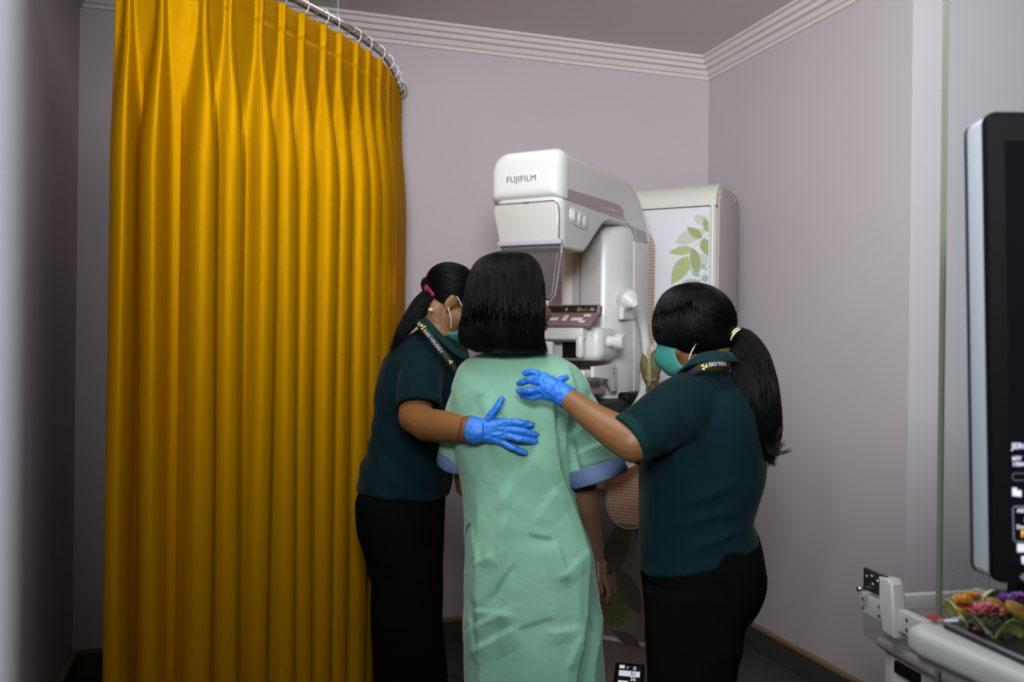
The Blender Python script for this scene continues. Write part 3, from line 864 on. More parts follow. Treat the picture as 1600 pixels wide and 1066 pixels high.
# --- foot display
fdp = P(984, 1056, 3.05)
fd = empty('foot_display', (fdp.x, fdp.y, 0.022), -0.22, 'small black floor display with a lit white screen beside the green gown hem', 'display')
Mf = Matrix.Rotation(radians(35), 4, 'X'); hz = fdp.z - 0.022
Mf = Matrix.Translation((0, -0.02, max(0.02, hz))) @ Mf
obj('housing', bx((-0.052, -0.055, -0.012), (0.052, 0.055, 0.008), 0.006, 3, Mf), M_black, fd, auto=35)
obj('housing_foot', bx((-0.04, -0.03, 0.0), (0.04, 0.04, max(0.03, hz)), 0.006), M_black, fd, auto=35)
scr = obj('screen', bx((-0.038, -0.040, 0.008), (0.038, 0.043, 0.0095), 0, 1, Mf), mat('lcd_black', (0.01, 0.01, 0.01), 0.3), fd, smooth=False)
M_lcd = mat('lcd_white', (0.7, 0.75, 0.8), 0.4, emit=(0.85, 0.93, 1.0), estr=0.75)
for lo_, hi_ in (((-0.036, -0.002, 0.0095), (0.036, 0.020, 0.0100)), ((-0.036, -0.036, 0.0095), (-0.002, -0.020, 0.0100)), ((-0.036, 0.028, 0.0095), (-0.018, 0.041, 0.0100))):
    obj('lit_field', bx(lo_, hi_, M=Mf), M_lcd, scr, smooth=False)
for s_, x, y, sz in (('0', 0.012, 0.025, 0.020), ('36', 0.004, -0.018, 0.020), ('F', -0.010, 0.028, 0.012), ('LL', -0.034, -0.014, 0.0)):
    if sz: obj('lit_digits', text_mesh(s_, sz, Mf @ Matrix.Translation((x, y, 0.0100)), 0.0002, 0.0003), M_lcd, scr, smooth=False)
obj('dark_digits', text_mesh('51', 0.020, Mf @ Matrix.Translation((0.004, 0.003, 0.0103)), 0.0002, 0.0003), M_dark, scr, smooth=False)

# ------------------------------------------------------------------ people helpers
def hframe(c, fwd, up=(0, 0, 1)):
    f = Vector(fwd).normalized(); r = f.cross(Vector(up)).normalized(); u = r.cross(f).normalized()
    return basis(r, f, u, c)
def head_bm(bm, M, neck_to, nr=0.048, s=1.0):
    R = M.to_3x3() * s
    def e(c, r, tilt=None):
        Q = R @ tilt if tilt is not None else R
        ell(bm, M @ (Vector(c)*s), r, Q, 28)
    e((0, -0.012, 0.028), (0.073, 0.092, 0.085))
    e((0, 0.028, -0.028), (0.058, 0.060, 0.080))
    e((0, 0.048, -0.078), (0.038, 0.036, 0.030))
    e((0, 0.078, -0.100), (0.016, 0.014, 0.012))
    for sx in (-1, 1):
        e((sx*0.036, 0.060, -0.030), (0.028, 0.026, 0.026))
        e((sx*0.072, -0.004, -0.012), (0.006, 0.019, 0.030), Matrix.Rotation(sx*0.35, 3, 'Z') @ Matrix.Rotation(-0.15, 3, 'X'))
        e((sx*0.073, 0.000, -0.036), (0.006, 0.009, 0.010))
        e((sx*0.030, 0.078, 0.012), (0.022, 0.010, 0.008))
        e((sx*0.011, 0.098, -0.034), (0.008, 0.009, 0.007))
    chain(bm, [M @ Vector((0, 0.086, 0.006)), M @ Vector((0, 0.100, -0.018)), M @ Vector((0, 0.106, -0.032))], [0.008, 0.009, 0.011])
    e((0, 0.090, -0.058), (0.022, 0.009, 0.006)); e((0, 0.088, -0.068), (0.019, 0.009, 0.007))
    a = M @ Vector((0, -0.025, -0.055)); b = Vector(neck_to)
    chain(bm, [a, a.lerp(b, 0.5), b], [nr, nr*0.97, nr*1.1], 24)
def eyes(M, par):
    for sx in (-1, 1):
        bm = nb(); ell(bm, M @ Vector((sx*0.030, 0.074, -0.001)), (0.0125,)*3, None, 16)
        o = obj('eye', bm, M_eye, par, world=True)
        bm = nb(); ell(bm, M @ Vector((sx*0.030, 0.0835, -0.001)), (0.0055, 0.0045, 0.0055), M.to_3x3(), 12)
        obj('iris', bm, M_iris, o, world=True)

def strands(bm, lines, r):
    for pts in lines:
        n = len(pts); rr = [r*(0.2+0.8*min(1, i/3))*(1-0.75*(i/(n-1))**2) for i in range(n)]
        tube(bm, pts, rr, 3, cap=False)

def ring_strands(rings, count, off=(0.0, 0.005), trange=(0, 1), ang=(0, 2*pi), wav=0.004, tail=0.02, r=0.0011, start=(0, 0.3), soft=False):
    """lines that run down a stack of rings"""
    n = len(rings[0]); L = len(rings); out = []
    cen = [sum(rg, Vector())/n for rg in rings]
    for c in range(count):
        a = random.uniform(ang[0], ang[1] if not soft else random.uniform(ang[0]*0.45+ang[1]*0.55, ang[1]*1.1)); o = random.uniform(*off); s0 = random.uniform(*start); s1 = random.uniform(0.85, 1.0)
        ph = random.uniform(0, 6.3); dr = random.uniform(-0.25, 0.25); pts = []
        for k in range(15):
            t = s0 + (s1-s0)*k/14; f = t*(L-1); i = min(int(f), L-2); w = f-i
            aa = (a + dr*t + wav*8*sin(t*5+ph)) / (2*pi) * n
            j = int(math.floor(aa)); g = aa-j
            p = (rings[i][j % n].lerp(rings[i][(j+1) % n], g)).lerp(rings[i+1][j % n].lerp(rings[i+1][(j+1) % n], g), w)
            d = (p - cen[i].lerp(cen[i+1], w)).normalized()
            pts.append(p + d*(o + wav*sin(t*7+ph)*t))
        d = (pts[-1]-pts[-2]).normalized()
        pts.append(pts[-1] + d*random.uniform(0, tail) + Vector((random.uniform(-1, 1), random.uniform(-1, 1), 0))*tail*0.25)
        out.append(pts)
    return out
def cap_strands(M, c, r, tie, count, zmin=-0.05, off=0.004):
    """lines lying on an ellipsoid from the hairline to the tie point (head space)"""
    out = []; c = Vector(c); r = Vector(r)
    td = Vector([(Vector(tie)-c)[i]/r[i] for i in range(3)]).normalized()
    for k in range(count):
        a = random.uniform(-1.25, 1.25); b = random.uniform(-0.25, 1.0)
        st = Vector((sin(a)*cos(b)*1.0, cos(a)*cos(b)*0.9, sin(b)+0.05)).normalized()
        o = random.uniform(0.0, off); pts = []
        ang = st.angle(td)
        for j in range(14):
            t = j/13
            d = (st*sin((1-t)*ang) + td*sin(t*ang))/max(1e-4, sin(ang))
            d.normalize(); d = Vector([d[i]*(r[i]+o) for i in range(3)])
            pts.append(M @ (c + d + Vector((0, 0, -0.004*sin(pi*t)))))
        out.append(pts)
    return out

def sole_shoe(par, p, fwd, name='shoe'):
    M = hframe(Vector((p[0], p[1], 0)), fwd)
    bm = nb(); 
    for (y, w, h, c) in ((0, 0, 0, 0),): pass
    ell(bm, M @ Vector((0, 0.02, 0.035)), (0.038, 0.075, 0.035), M.to_3x3()); ell(bm, M @ Vector((0, 0.10, 0.03)), (0.042, 0.075, 0.028), M.to_3x3())
    ell(bm, M @ Vector((0, -0.03, 0.05)), (0.036, 0.045, 0.05), M.to_3x3())
    for v in bm.verts: v.co.z = max(v.co.z, 0.012)
    o = obj(name, remesh(bm, 0.005, 4), M_shoe, par)
    bm = nb(); pts = []
    for k in range(32):
        a = 2*pi*k/32; y = 0.052+0.128*sin(a); w = 0.042*cos(a)*(1-0.12*sin(a+pi)); pts.append(M @ Vector((w, y, 0)))
    prism(bm, [(q.x, q.y) for q in pts], 2, 0.0, 0.018, 0.004, 2)
    obj('sole', bm, M_sole, o)

def wr(scale=(9, 9, 4), amp=0.006, ridge=True, seed=0.0):
    """crease field for cloth"""
    def f(p, n):
        q = Vector((p.x*scale[0]+seed, p.y*scale[1], p.z*scale[2]))
        q += 0.6*noise.noise_vector(q*0.6)
        v = noise.noise(q)
        a = (1-abs(v)*2.2) if ridge else v
        return amp*(a + 0.35*noise.noise(q*2.7))
    return f

# ------------------------------------------------------------------ patient
pc = P(800, 900, 2.34)
pat = empty('person', (pc.x, pc.y, 0), 0, 'patient in a long pale green hospital gown with short black hair, seen from behind', 'person')
HPc = P(804, 473, 2.30)
HPm = hframe(HPc, (0.86, 0.50, 0.02))
ZP = 2.34
bm = nb()
head_bm(bm, HPm, P(800, 560, ZP))
chain(bm, [P(800, 560, ZP), P(808, 600, ZP), P(808, 700, ZP), P(812, 820, ZP), P(820, 900, ZP)], [0.05, 0.085, 0.085, 0.085, 0.095])
chain(bm, [P(745, 590, ZP), P(873, 592, ZP)], [0.042, 0.042])
# right arm (our right) hanging, left arm forward
chain(bm, [P(880, 600, ZP), P(905, 720, 2.33), P(916, 795, 2.34), P(932, 872, 2.38)], [0.042, 0.040, 0.036, 0.022])
chain(bm, [P(738, 600, ZP), P(722, 700, 2.40), P(728, 760, 2.45), P(790, 770, 2.62)], [0.038, 0.034, 0.03, 0.022])
# hands
def fingers(bm, list_, rs, Zs=None):
    for pts, r in zip(list_, rs): chain(bm, pts, [r*1.05]+[r]*(len(pts)-2)+[r*0.82], 12)
hz = 2.39
ell(bm, P(938, 895, hz), (0.018, 0.033, 0.042), Matrix.Rotation(0.15, 3, 'Y'))
fingers(bm, [
    [P(944, 905, hz-0.03), P(951, 925, hz-0.03), P(948, 943, hz-0.02)],
    [P(946, 908, hz-0.012), P(953, 932, hz-0.01), P(948, 950, hz)],
    [P(944, 908, hz+0.006), P(950, 934, hz+0.006), P(944, 950, hz+0.01)],
    [P(941, 905, hz+0.024), P(945, 928, hz+0.024), P(940, 942, hz+0.024)],
    [P(934, 885, hz-0.03), P(936, 908, hz-0.045), P(941, 925, hz-0.045)]], [0.0078, 0.008, 0.0075, 0.0065, 0.0085])
# legs and feet
for sx in (-1, 1):
    hx = P(820+sx*42, 900, ZP)
    chain(bm, [hx, Vector((hx.x, ZP+0.01, 0.45)), Vector((hx.x+0.005, ZP, 0.08)), Vector((hx.x+0.015, ZP+0.12, 0.035))], [0.07, 0.045, 0.032, 0.03])
obj('body', remesh(bm, 0.0042, 5), M_skin2, pat, world=True)
eyes(HPm, pat)
bpy.context.view_layer.update()

# gown
keys = [  # y, xl, xr, half depth, depth offset
    (548, 770, 838, 0.060, 0.0), (556, 742, 868, 0.085, 0.0), (568, 722, 893, 0.10, 0), (585, 712, 910, 0.115, 0), (610, 706, 922, 0.125, 0), (650, 708, 915, 0.13, 0), (700, 712, 904, 0.13, 0),
    (760, 722, 900, 0.125, 0), (820, 727, 914, 0.135, 0), (860, 727, 926, 0.145, 0), (950, 725, 938, 0.16, 0), (1066, 726, 945, 0.17, 0), (1240, 722, 955, 0.18, 0)]
bm = nb(); loft(bm, [ringpx(k[0], k[1], k[2], ZP, k[3], 64, tilt=0, pw=2.35) for k in interp(keys, 5)])
# sleeves
def sleeve(bm, pts, rs, flat=0.8, n=36):
    q = catmull(pts, 5); m = len(q); rr = []
    for i in range(m):
        f = i/(m-1)*(len(rs)-1); j = min(int(f), len(rs)-2); rr.append(rs[j]+(rs[j+1]-rs[j])*(f-j))
    tube(bm, q, rr, n, sx=1.0); return q[-1], (q[-1]-q[-2]).normalized(), rr[-1]
e1 = sleeve(bm, [P(868, 592, ZP), P(895, 640, 2.33), P(915, 690, 2.32), P(934, 745, 2.31)], [0.052, 0.066, 0.070, 0.072])
e2 = sleeve(bm, [P(745, 592, ZP), P(727, 640, 2.36), P(717, 690, 2.38), P(713, 722, 2.40)], [0.045, 0.05, 0.05, 0.046])
bm = remesh(bm, 0.0040, 8)
def seg(px, py, a, b):
    """distance from point to segment and side"""
    ax, ay = a; bx_, by = b; dx, dy = bx_-ax, by-ay; L2 = dx*dx+dy*dy
    t = max(0, min(1, ((px-ax)*dx+(py-ay)*dy)/L2)); qx, qy = ax+dx*t, ay+dy*t
    return math.hypot(px-qx, py-qy), t, ((px-ax)*dy-(py-ay)*dx)/sqrt(L2)
# pressed creases of the cotton: (start, end, steep width, shallow width, height mm); positive side is left of the direction
CR_ = [((835, 820), (862, 760), 9, 26, 5), ((822, 838), (862, 846), 7, 24, -5), ((862, 846), (880, 905), 6, 22, 6), ((880, 900), (893, 985), 6, 20, -6), ((868, 905), (905, 860), 7, 18, 4),
       ((742, 1018), (812, 978), 8, 30, 7), ((738, 985), (800, 950), 8, 26, 6), ((738, 952), (806, 962), 6, 20, 5), ((745, 950), (742, 885), 7, 22, 5), ((742, 885), (775, 865), 7, 22, 5),
       ((765, 945), (808, 880), 8, 26, -5), ((735, 955), (745, 1030), 6, 20, 6), ((850, 985), (896, 978), 6, 20, 5), ((880, 1040), (896, 985), 6, 20, 6), ((808, 985), (868, 965), 8, 28, -4),
       ((735, 820), (752, 880), 8, 24, 6), ((752, 880), (800, 800), 12, 34, 5), ((775, 800), (845, 700), 16, 44, 6), ((720, 660), (762, 612), 12, 34, -5), ((765, 668), (800, 720), 12, 34, 4),
       ((898, 712), (950, 690), 6, 20, 5), ((900, 735), (960, 722), 6, 18, -5), ((892, 690), (925, 650), 7, 22, 5), ((885, 660), (905, 740), 7, 22, -6), ((915, 650), (945, 690), 7, 22, 4),
       ((885, 570), (905, 640), 7, 24, 5), ((870, 580), (880, 640), 7, 22, -4), ((905, 850), (925, 900), 6, 18, 5), ((915, 940), (935, 1010), 6, 20, 5)]
def gown_disp(p, n):
    Z = p.y; px = 800 + p.x/Z*F; py = 533 + (CAMH-p.z)/Z*F
    px -= (py-533)*ROLL; py += (px-800)*ROLL
    d = 0.0
    back = sm(0.15, -0.25, n.y)          # cloth that faces the photographer
    low = sm(560, 760, py)
    le = 838 - 41*sm(640, 1066, py); re = 862 + 44*sm(690, 900, py) - 14*sm(940, 1066, py)
    if py > 600:
        f = sm(605, 700, py)
        if px < re: a = max(0, min(1, (px-le+22)/(re-le+10)))          # rises slowly from the left
        else: a = max(0, 1-(px-re)/7.0)                                # folds under sharply on the right
        d += 0.038*a*back*f
        if px > re+5: d -= 0.020*sm(re+4, re+12, px)*sm(re+44, re+24, px)*back*f
        c2 = re + 34 - 8*sm(900, 760, py)
        a2 = max(0, 1-abs(px-c2)/(16 if px < c2 else 8))
        d += 0.016*a2*back*f
    # soft drapes at the left side and under the shoulder
    c3 = 748 + 0.02*(py-760)
    d += 0.012*max(0, 1-abs(px-c3)/(24 if px > c3 else 12))*back*sm(740, 860, py)
    d += 0.010*max(0, 1-abs(px-(790+(py-760)*-0.08))/24)*back*sm(720, 860, py)*sm(1000, 860, py)
    d += 0.009*exp(-((px-(762+(py-640)*0.25))/11)**2)*back*sm(590, 635, py)*sm(740, 680, py)
    if py >= 900: d += 0.006*sin(px/9.0)*(1-back)
    for a, b, w, w2, h in CR_:
        if abs(px-(a[0]+b[0])/2) < 80 and abs(py-(a[1]+b[1])/2) < 90:
            ds_, t, sd = seg(px, py, a, b)
            ww = w if sd > 0 else w2
            if ds_ < ww:
                d += h*0.00135*(1-ds_/ww)*min(1, 4*min(t+0.05, 1.05-t))*back
    q = Vector((p.x*8, p.y*8, p.z*3.2)); q += 0.5*noise.noise_vector(q*0.8)
    d += 0.0030*(1-2.4*abs(noise.noise(q)))*(0.35+0.65*low)
    q2 = Vector((p.x*20+3, p.y*20, p.z*12)); d += 0.0011*(1-2.4*abs(noise.noise(q2)))
    return d
displace(bm, gown_disp)
for v in bm.verts: pass
gown = obj('gown', bm, M_gown, pat, world=True)
def cuff(e, w, r, m, par, name='cuff', off=0.0015, n=48, amp=0.0):
    p, t, r0 = e; x, y = frame(t); bm = nb(); rings = []
    for d, rr in ((-w, r+off), (-w*0.5, r+off*1.8), (0.006, r+off*2.2), (0.010, r+off), (0.010, r-0.002), (-0.01, r-0.003)):
        rings.append([p + t*d + (x*cos(a)+y*sin(a))*(rr+amp*sin(3*a+d*60)) for a in [2*pi*k/n for k in range(n)]])
    loft(bm, rings, cap=False)
    return obj(name, bm, m, par, world=True)
cuff(e1, 0.036, 0.075, M_blue, gown, off=0.004, amp=0.002)['label'] = 'blue sleeve cuff'
cuff(e2, 0.034, 0.047, M_blue, gown, off=0.003, amp=0.0015)['label'] = 'blue sleeve cuff'
bm = nb(); tube(bm, catmull([P(735, 816, 2.24), P(728, 830, 2.28), P(727, 870, 2.30), P(727, 912, 2.30)], 5), 0.0035, 8, sx=0.5)
obj('tie_strap', bm, M_blue, gown, world=True, label='blue tie strap')
# shoes of the patient
for sx in (-1, 1):
    hx = P(820+sx*42, 900, ZP); sole_shoe(pat, (hx.x+0.012-pc.x, ZP+0.02-pc.y), (0.3, 0.95, 0))

# hair: chin-length bob
hk = [(395, 786, 808, 0.022), (398, 768, 824, 0.045), (404, 754, 831, 0.060), (415, 743, 840, 0.078), (435, 734, 846, 0.094), (460, 729, 848, 0.102), (490, 726, 847, 0.104), (512, 722, 846, 0.102), (528, 722, 845, 0.096), (540, 730, 848, 0.088), (549, 748, 849, 0.072)]
hr = []
for y, a, b, h in interp(hk, 3):
    off = -0.012 - 0.020*sm(440, 500, y)
    hr.append([p + Vector((0, off, 0)) for p in ringpx(y, a, b, 2.30, h, 48, pw=2.15)])
bm = nb(); loft(bm, hr)
bm = remesh(bm, 0.0045, 3)
displace(bm, lambda p, n: 0.0016*noise.noise(Vector((math.atan2(p.y-2.28, p.x-HPc.x)*16, p.z*3, 0))) + (0.004+0.006*sm(1.33, 1.24, p.z))*noise.noise(Vector((p.x*18, p.y*18, p.z*9))))
hair = obj('hair', bm, M_hair, pat, world=True)
bm = nb(); strands(bm, ring_strands(hr, 1700, off=(-0.002, 0.0035), ang=(pi*0.95, 2*pi*1.04), wav=0.0065, tail=0.016, r=0.0011, start=(0.0, 0.14)), 0.0011)
# loose flick at the right collar
for k in range(60):
    a = P(838+random.uniform(-10, 8), 525+random.uniform(-8, 8), 2.25); b = P(843+random.uniform(-6, 6), 545, 2.23); c = P(848+random.uniform(-6, 7), 549+random.uniform(-4, 3), 2.22)
    strands(bm, [catmull([a, b, c], 4)], 0.001)
obj('hair_strands', bm, M_hair, hair, world=True)['kind'] = 'stuff'

# ------------------------------------------------------------------ left nurse
ZL = 2.70
lc = P(630, 900, ZL)
ln = empty('person', (lc.x, lc.y, 0), 0, 'nurse in dark teal polo by the yellow curtain, hair tied with a red scrunchie', 'person')
HLc = P(708, 470, 2.66); HLm = hframe(HLc, (0.80, 0.10, -0.58)) @ Matrix.Scale(0.95, 4)
HLi = HLm
bm = nb()
head_bm(bm, HLm, P(684, 528, 2.66), 0.05)
chain(bm, [P(684, 528, 2.66), P(665, 575, ZL), P(652, 650, ZL), P(640, 740, ZL)], [0.055, 0.085, 0.088, 0.085])
chain(bm, [P(662, 572, 2.60), P(655, 575, 2.56), P(648, 652, 2.46), P(668, 664, 2.38), P(700, 668, 2.30), P(742, 673, 2.205)], [0.05, 0.052, 0.047, 0.046, 0.043, 0.029])
chain(bm, [P(680, 575, 2.80), P(700, 640, 2.86), P(752, 640, 2.66)], [0.045, 0.036, 0.022])
Lf = [[P(756, 668, 2.20), P(766, 650, 2.19), P(777, 637, 2.185), P(784, 624, 2.185)],
      [P(786, 660, 2.190), P(812, 660, 2.180), P(832, 664, 2.185)],
      [P(788, 670, 2.190), P(815, 674, 2.178), P(838, 679, 2.185)],
      [P(787, 680, 2.190), P(813, 686, 2.180), P(837, 690, 2.188)],
      [P(780, 689, 2.195), P(801, 700, 2.188), P(821, 708, 2.192)]]
def glove(palm, wrist, fs_, rs, par, cuffpts, cuffr, name='glove'):
    bm = nb(); fingers(bm, fs_, rs)
    for k in range(1, 5): chain(bm, [palm_w + (fs_[k][0]-palm_w)*t for palm_w in [wrist] for t in (0.15, 0.6, 1.0)], [0.019, 0.0165, 0.0115], 12)
    chain(bm, [wrist, fs_[0][0]], [0.022, 0.015], 12)
    for p, r in palm: ell(bm, p, r)
    tube(bm, cuffpts, cuffr, 24)
    b = remesh(bm, 0.0026, 3)
    displace(b, lambda p, n: 0.0016*(1-2.5*abs(noise.noise(Vector((p.x*55+p.z*25, p.y*40, p.z*75-p.x*20))))) + 0.0008*noise.noise(p*160))
    return obj(name, b, M_glove, par, world=True)
for f in Lf: chain(bm, f[:-1] if len(f) > 3 else f[:2], [0.005]*len(f[:-1] if len(f) > 3 else f[:2]), 10)
chain(bm, [P(742, 673, 2.205), P(770, 674, 2.198), P(784, 674, 2.195)], [0.024, 0.011, 0.008])
for sz, dx in ((2.62, 0), (2.80, -8)):
    chain(bm, [P(630+dx, 810, 2.70+(sz-2.70)*0.8), Vector((P(636+dx, 900, sz).x, 2.75+(sz-2.71)*0.8, 0.45)), Vector((P(640+dx, 900, sz).x, sz+0.12, 0.09)), Vector((P(655+dx, 900, sz).x+0.03, sz+0.12, 0.04))], [0.07, 0.045, 0.032, 0.028])
obj('body', remesh(bm, 0.0042, 5), M_skin, ln, world=True)
eyes(HLm, ln)
glove([(P(768, 673, 2.197), (0.031, 0.017, 0.031))], P(748, 673, 2.203), Lf, [0.0095, 0.0088, 0.009, 0.0088, 0.0082], ln,
      [P(737, 672, 2.212), P(744, 673, 2.205), P(758, 673, 2.20)], [0.0345, 0.033, 0.028])
bm = nb(); pw = P(735.5, 672, 2.214); tw = (P(745, 673, 2.203)-P(720, 671, 2.24)).normalized(); x, y = frame(tw)
tube(bm, [pw - tw*0.006 + (x*cos(a)+y*sin(a))*0.0352 + tw*0.003*sin(5*a) for a in [2*pi*k/40 for k in range(41)]], 0.0014, 6)
obj('bracelet', bm, mat('bracelet_cord', (0.10, 0.02, 0.012), 0.6), ln, world=True)
# polo shirt
keys = [(508, 664, 706, 0.055), (518, 652, 716, 0.075), (530, 634, 722, 0.11), (545, 616, 728, 0.15), (562, 603, 732, 0.175), (600, 591, 729, 0.180), (650, 586, 722, 0.165), (700, 577, 714, 0.155), (735, 565, 706, 0.16), (768, 559, 702, 0.165)]
bm = nb()
loft(bm, [ringpx(k[0], k[1], k[2], ZL, k[3], 56, tilt=(0 if k[0] < 720 else 8)) for k in interp(keys, 4)])
eL = sleeve(bm, [P(664, 562, 2.60), P(660, 585, 2.55), P(656, 608, 2.50), P(655, 632, 2.475)], [0.062, 0.067, 0.064, 0.060])
sleeve(bm, [P(680, 575, 2.80), P(694, 610, 2.84), P(700, 636, 2.86)], [0.06, 0.058, 0.052])
bm = remesh(bm, 0.005, 6)
fw = wr((7, 7, 6), 0.0045, True, 3.3)
def polo_disp(p, n):
    return fw(p, n) + 0.004*sin(p.z*70 + p.x*60 + 3*noise.noise(p*6))*sm(1.12, 1.0, p.z)*0.5
displace(bm, polo_disp)
pl_ = obj('polo_shirt', bm, M_polo, ln, world=True)
cuff(eL, 0.018, 0.0605, M_polo, pl_, off=0.0025)
# collar
def collar(par, pts, h, lean, m=M_polo2):
    """folded collar band along a closed line around the neck"""
    q = catmull(pts, 5); V = []; Fc = []
    c = sum(q, Vector())/len(q); n = len(q)
    for p in q:
        d = (p-c); d.z = 0; d.normalize()
        for t, o_, z in ((0, -0.004, 0), (1, 0.000, h), (2, 0.004, h+0.002), (3, 0.010+lean*0.5, h*0.45), (4, 0.016+lean, -h*0.25)):
            V.append(p + d*o_ + Vector((0, 0, z)))
    for i in range(n-1):
        for j in range(4): Fc.append((i*5+j, (i+1)*5+j, (i+1)*5+j+1, i*5+j+1))
    o = obj('collar', (V, Fc), m, par, world=True); o.modifiers.new('s', 'SOLIDIFY').thickness = 0.003
    return o
collar(pl_, [P(729, 566, 2.55), P(708, 552, 2.555), P(688, 530, 2.56), P(672, 512, 2.58), P(662, 502, 2.63), P(664, 502, 2.70), P(680, 512, 2.74), P(705, 535, 2.76), P(726, 560, 2.72)], 0.018, 0.010)
# lanyard ribbon with lettering
def ribbon(path, w, nrm, m, par, name='lanyard', th=0.0012):
    q = catmull(path, 8); V = []; Fc = []
    for i, p in enumerate(q):
        t = (q[min(i+1, len(q)-1)]-q[max(i-1, 0)]).normalized(); s = t.cross(Vector(nrm)).normalized()
        V += [p+s*w/2, p-s*w/2]
    for i in range(len(q)-1): Fc.append((2*i, 2*i+1, 2*i+3, 2*i+2))
    o = obj(name, (V, Fc), m, par, world=True); o.modifiers.new('s', 'SOLIDIFY').thickness = th
    return o, q
lpath = [P(650, 500, 2.60), P(658, 510, 2.535), P(668, 522, 2.512), P(680, 537, 2.500), P(695, 556, 2.495), P(709, 575, 2.50), P(722, 594, 2.51), P(730, 612, 2.52)]
la, lq = ribbon(lpath, 0.021, (-0.15, -1, 0.25), M_lany, ln)
def letters(s, path, i0, step, size, flip, par, nrm):
    bm = nb(); n = Vector(nrm).normalized()
    # cumulative length
    cu_ = [0]
    for a, b in zip(path, path[1:]): cu_.append(cu_[-1]+(b-a).length)
    for k, ch in enumerate(s):
        d = i0 + k*step
        for j in range(len(cu_)-1):
            if cu_[j+1] >= d: break
        p = path[j].lerp(path[j+1], (d-cu_[j])/max(1e-6, cu_[j+1]-cu_[j])); t = (path[j+1]-path[j]).normalized()
        if flip: t = -t
        up = n.cross(t).normalized(); nn = t.cross(up)
        merge(bm, text_mesh(ch, size, basis(t, up, nn, p + nn*0.0022 - up*size*0.35), 0.0002, 0.0003, align='CENTER'))
    return obj('lanyard_text', bm, M_let, par, world=True, smooth=False)
letters('RADIOLOGI', lq, 0.098, 0.0100, 0.0125, False, la, (-0.15, -1, 0.25))
letters('RSU', lq, 0.048, 0.0085, 0.014, False, la, (-0.15, -1, 0.25))
def trefoil(p, nrm, r, par):
    n = Vector(nrm).normalized(); x, y = frame(n); bm = nb()
    vs = lambda pts: bm.faces.new([bm.verts.new(p + n*0.0018 + x*a+y*b) for a, b in pts])
    for k in range(3):
        a0 = 2*pi*k/3+0.3; pts = []
        for j in range(7): a = a0+j*pi/18; pts.append((r*cos(a), r*sin(a)))
        for j in range(6, -1, -1): a = a0+j*pi/18; pts.append((0.3*r*cos(a), 0.3*r*sin(a)))
        vs(pts)
    vs([(0.18*r*cos(2*pi*j/10), 0.18*r*sin(2*pi*j/10)) for j in range(10)])
    return obj('trefoil_mark', bm, M_yel, par, world=True, smooth=False, label='yellow radiation trefoil')
trefoil(P(661.5, 511.5, 2.525), (-0.15, -1, 0.25), 0.0085, la)
trefoil(P(704.5, 566, 2.488), (-0.15, -1, 0.25), 0.006, la)
# trousers
bm = nb()
keys = [(735, 572, 694, 0.14), (760, 566, 692, 0.148), (778, 557, 695, 0.158), (800, 558, 694, 0.16), (840, 566, 692, 0.155), (880, 575, 692, 0.145), (900, 578, 692, 0.135)]
loft(bm, [ringpx(k[0], k[1], k[2], ZL, k[3], 48) for k in interp(keys, 3)])
def legtube(bm, pts, rs, n=28): 
    tube(bm, catmull(pts, 5), [rs[min(len(rs)-1, int(i/(5*(len(pts)-1))*(len(rs)-1)))] + 0 for i in range(5*(len(pts)-1)+1)], n)
def legpx(bm, lst, Z, hy):
    loft(bm, [ringpx(y, a, b, Z + dz, hy, 36, pw=2.1) for y, a, b, dz in interp(lst, 4)])
legpx(bm, [(850, 573, 690, 0), (900, 580, 690, 0.0), (960, 581, 689, 0.03), (1020, 581, 694, 0.07), (1066, 582, 700, 0.10), (1090, 584, 702, 0.11)], 2.64, 0.082)
legpx(bm, [(850, 575, 685, 0), (900, 580, 680, 0), (960, 582, 676, 0), (1020, 584, 680, 0.10), (1055, 590, 688, 0.20), (1078, 598, 690, 0.26)], 2.79, 0.08)
bm = remesh(bm, 0.0055, 5); displace(bm, wr((5, 5, 5), 0.006, True, 1.0))
obj('trousers', bm, M_trou, ln, world=True)
# shoe whose toe shows beside the gown
tp = P(705, 1066, 3.02)
sole_shoe(ln, (-0.165-0.165-lc.x, 3.12-lc.y), (0.98, 0.08, 0)); sole_shoe(ln, (P(620, 1066, 2.80).x-lc.x, 2.82-lc.y), (0.95, 0.2, 0))
# face mask
def face_mask(M, par, side, w=0.058):
    V = []; Fc = []; nu, nv = 18, 14
    for i in range(nv+1):
        v = i/nv; z = 0.002 - 0.115*v
        for j in range(nu+1):
            u = j/nu*2-1; a = u*1.22
            r = 0.070 + 0.004*sin(pi*v)
            rad = 1 - 0.10*abs(u)**2 * 1
            y = 0.040 + (0.062+0.012*exp(-((v-0.30)/0.25)**2)*exp(-(u/0.35)**2) + 0.018*sin(pi*min(1, v*1.05)))*cos(a)*1.0 - 0.030*max(0, v-0.75)*4*0.6
            x = 0.070*sin(a)*(1-0.16*v)
            zz = z*(1 - 0.25*abs(u)**2) - 0.012*abs(u)**2 + 0.0014*sin(v*22)
            V.append(M @ Vector((x, y, zz)))
    for i in range(nv):
        for j in range(nu): a = i*(nu+1)+j; Fc.append((a, a+1, a+nu+2, a+nu+1))
    mk = obj('face_mask', (V, Fc), M_mask, par, world=True); mk.modifiers.new('s', 'SOLIDIFY').thickness = 0.0015
    for sx in (-1, 1):
        for (z0, zt) in ((-0.014, 0.012), (-0.080, -0.032)):
            bm = nb(); tube(bm, catmull([M @ Vector((sx*0.065, 0.056 - 0.01*(z0 < -0.05), z0)), M @ Vector((sx*0.077, 0.028, (z0+zt)/2)), M @ Vector((sx*0.080, 0.000, zt))], 5), 0.0014, 6)
            obj('ear_loop', bm, M_loop, mk, world=True)
    return mk
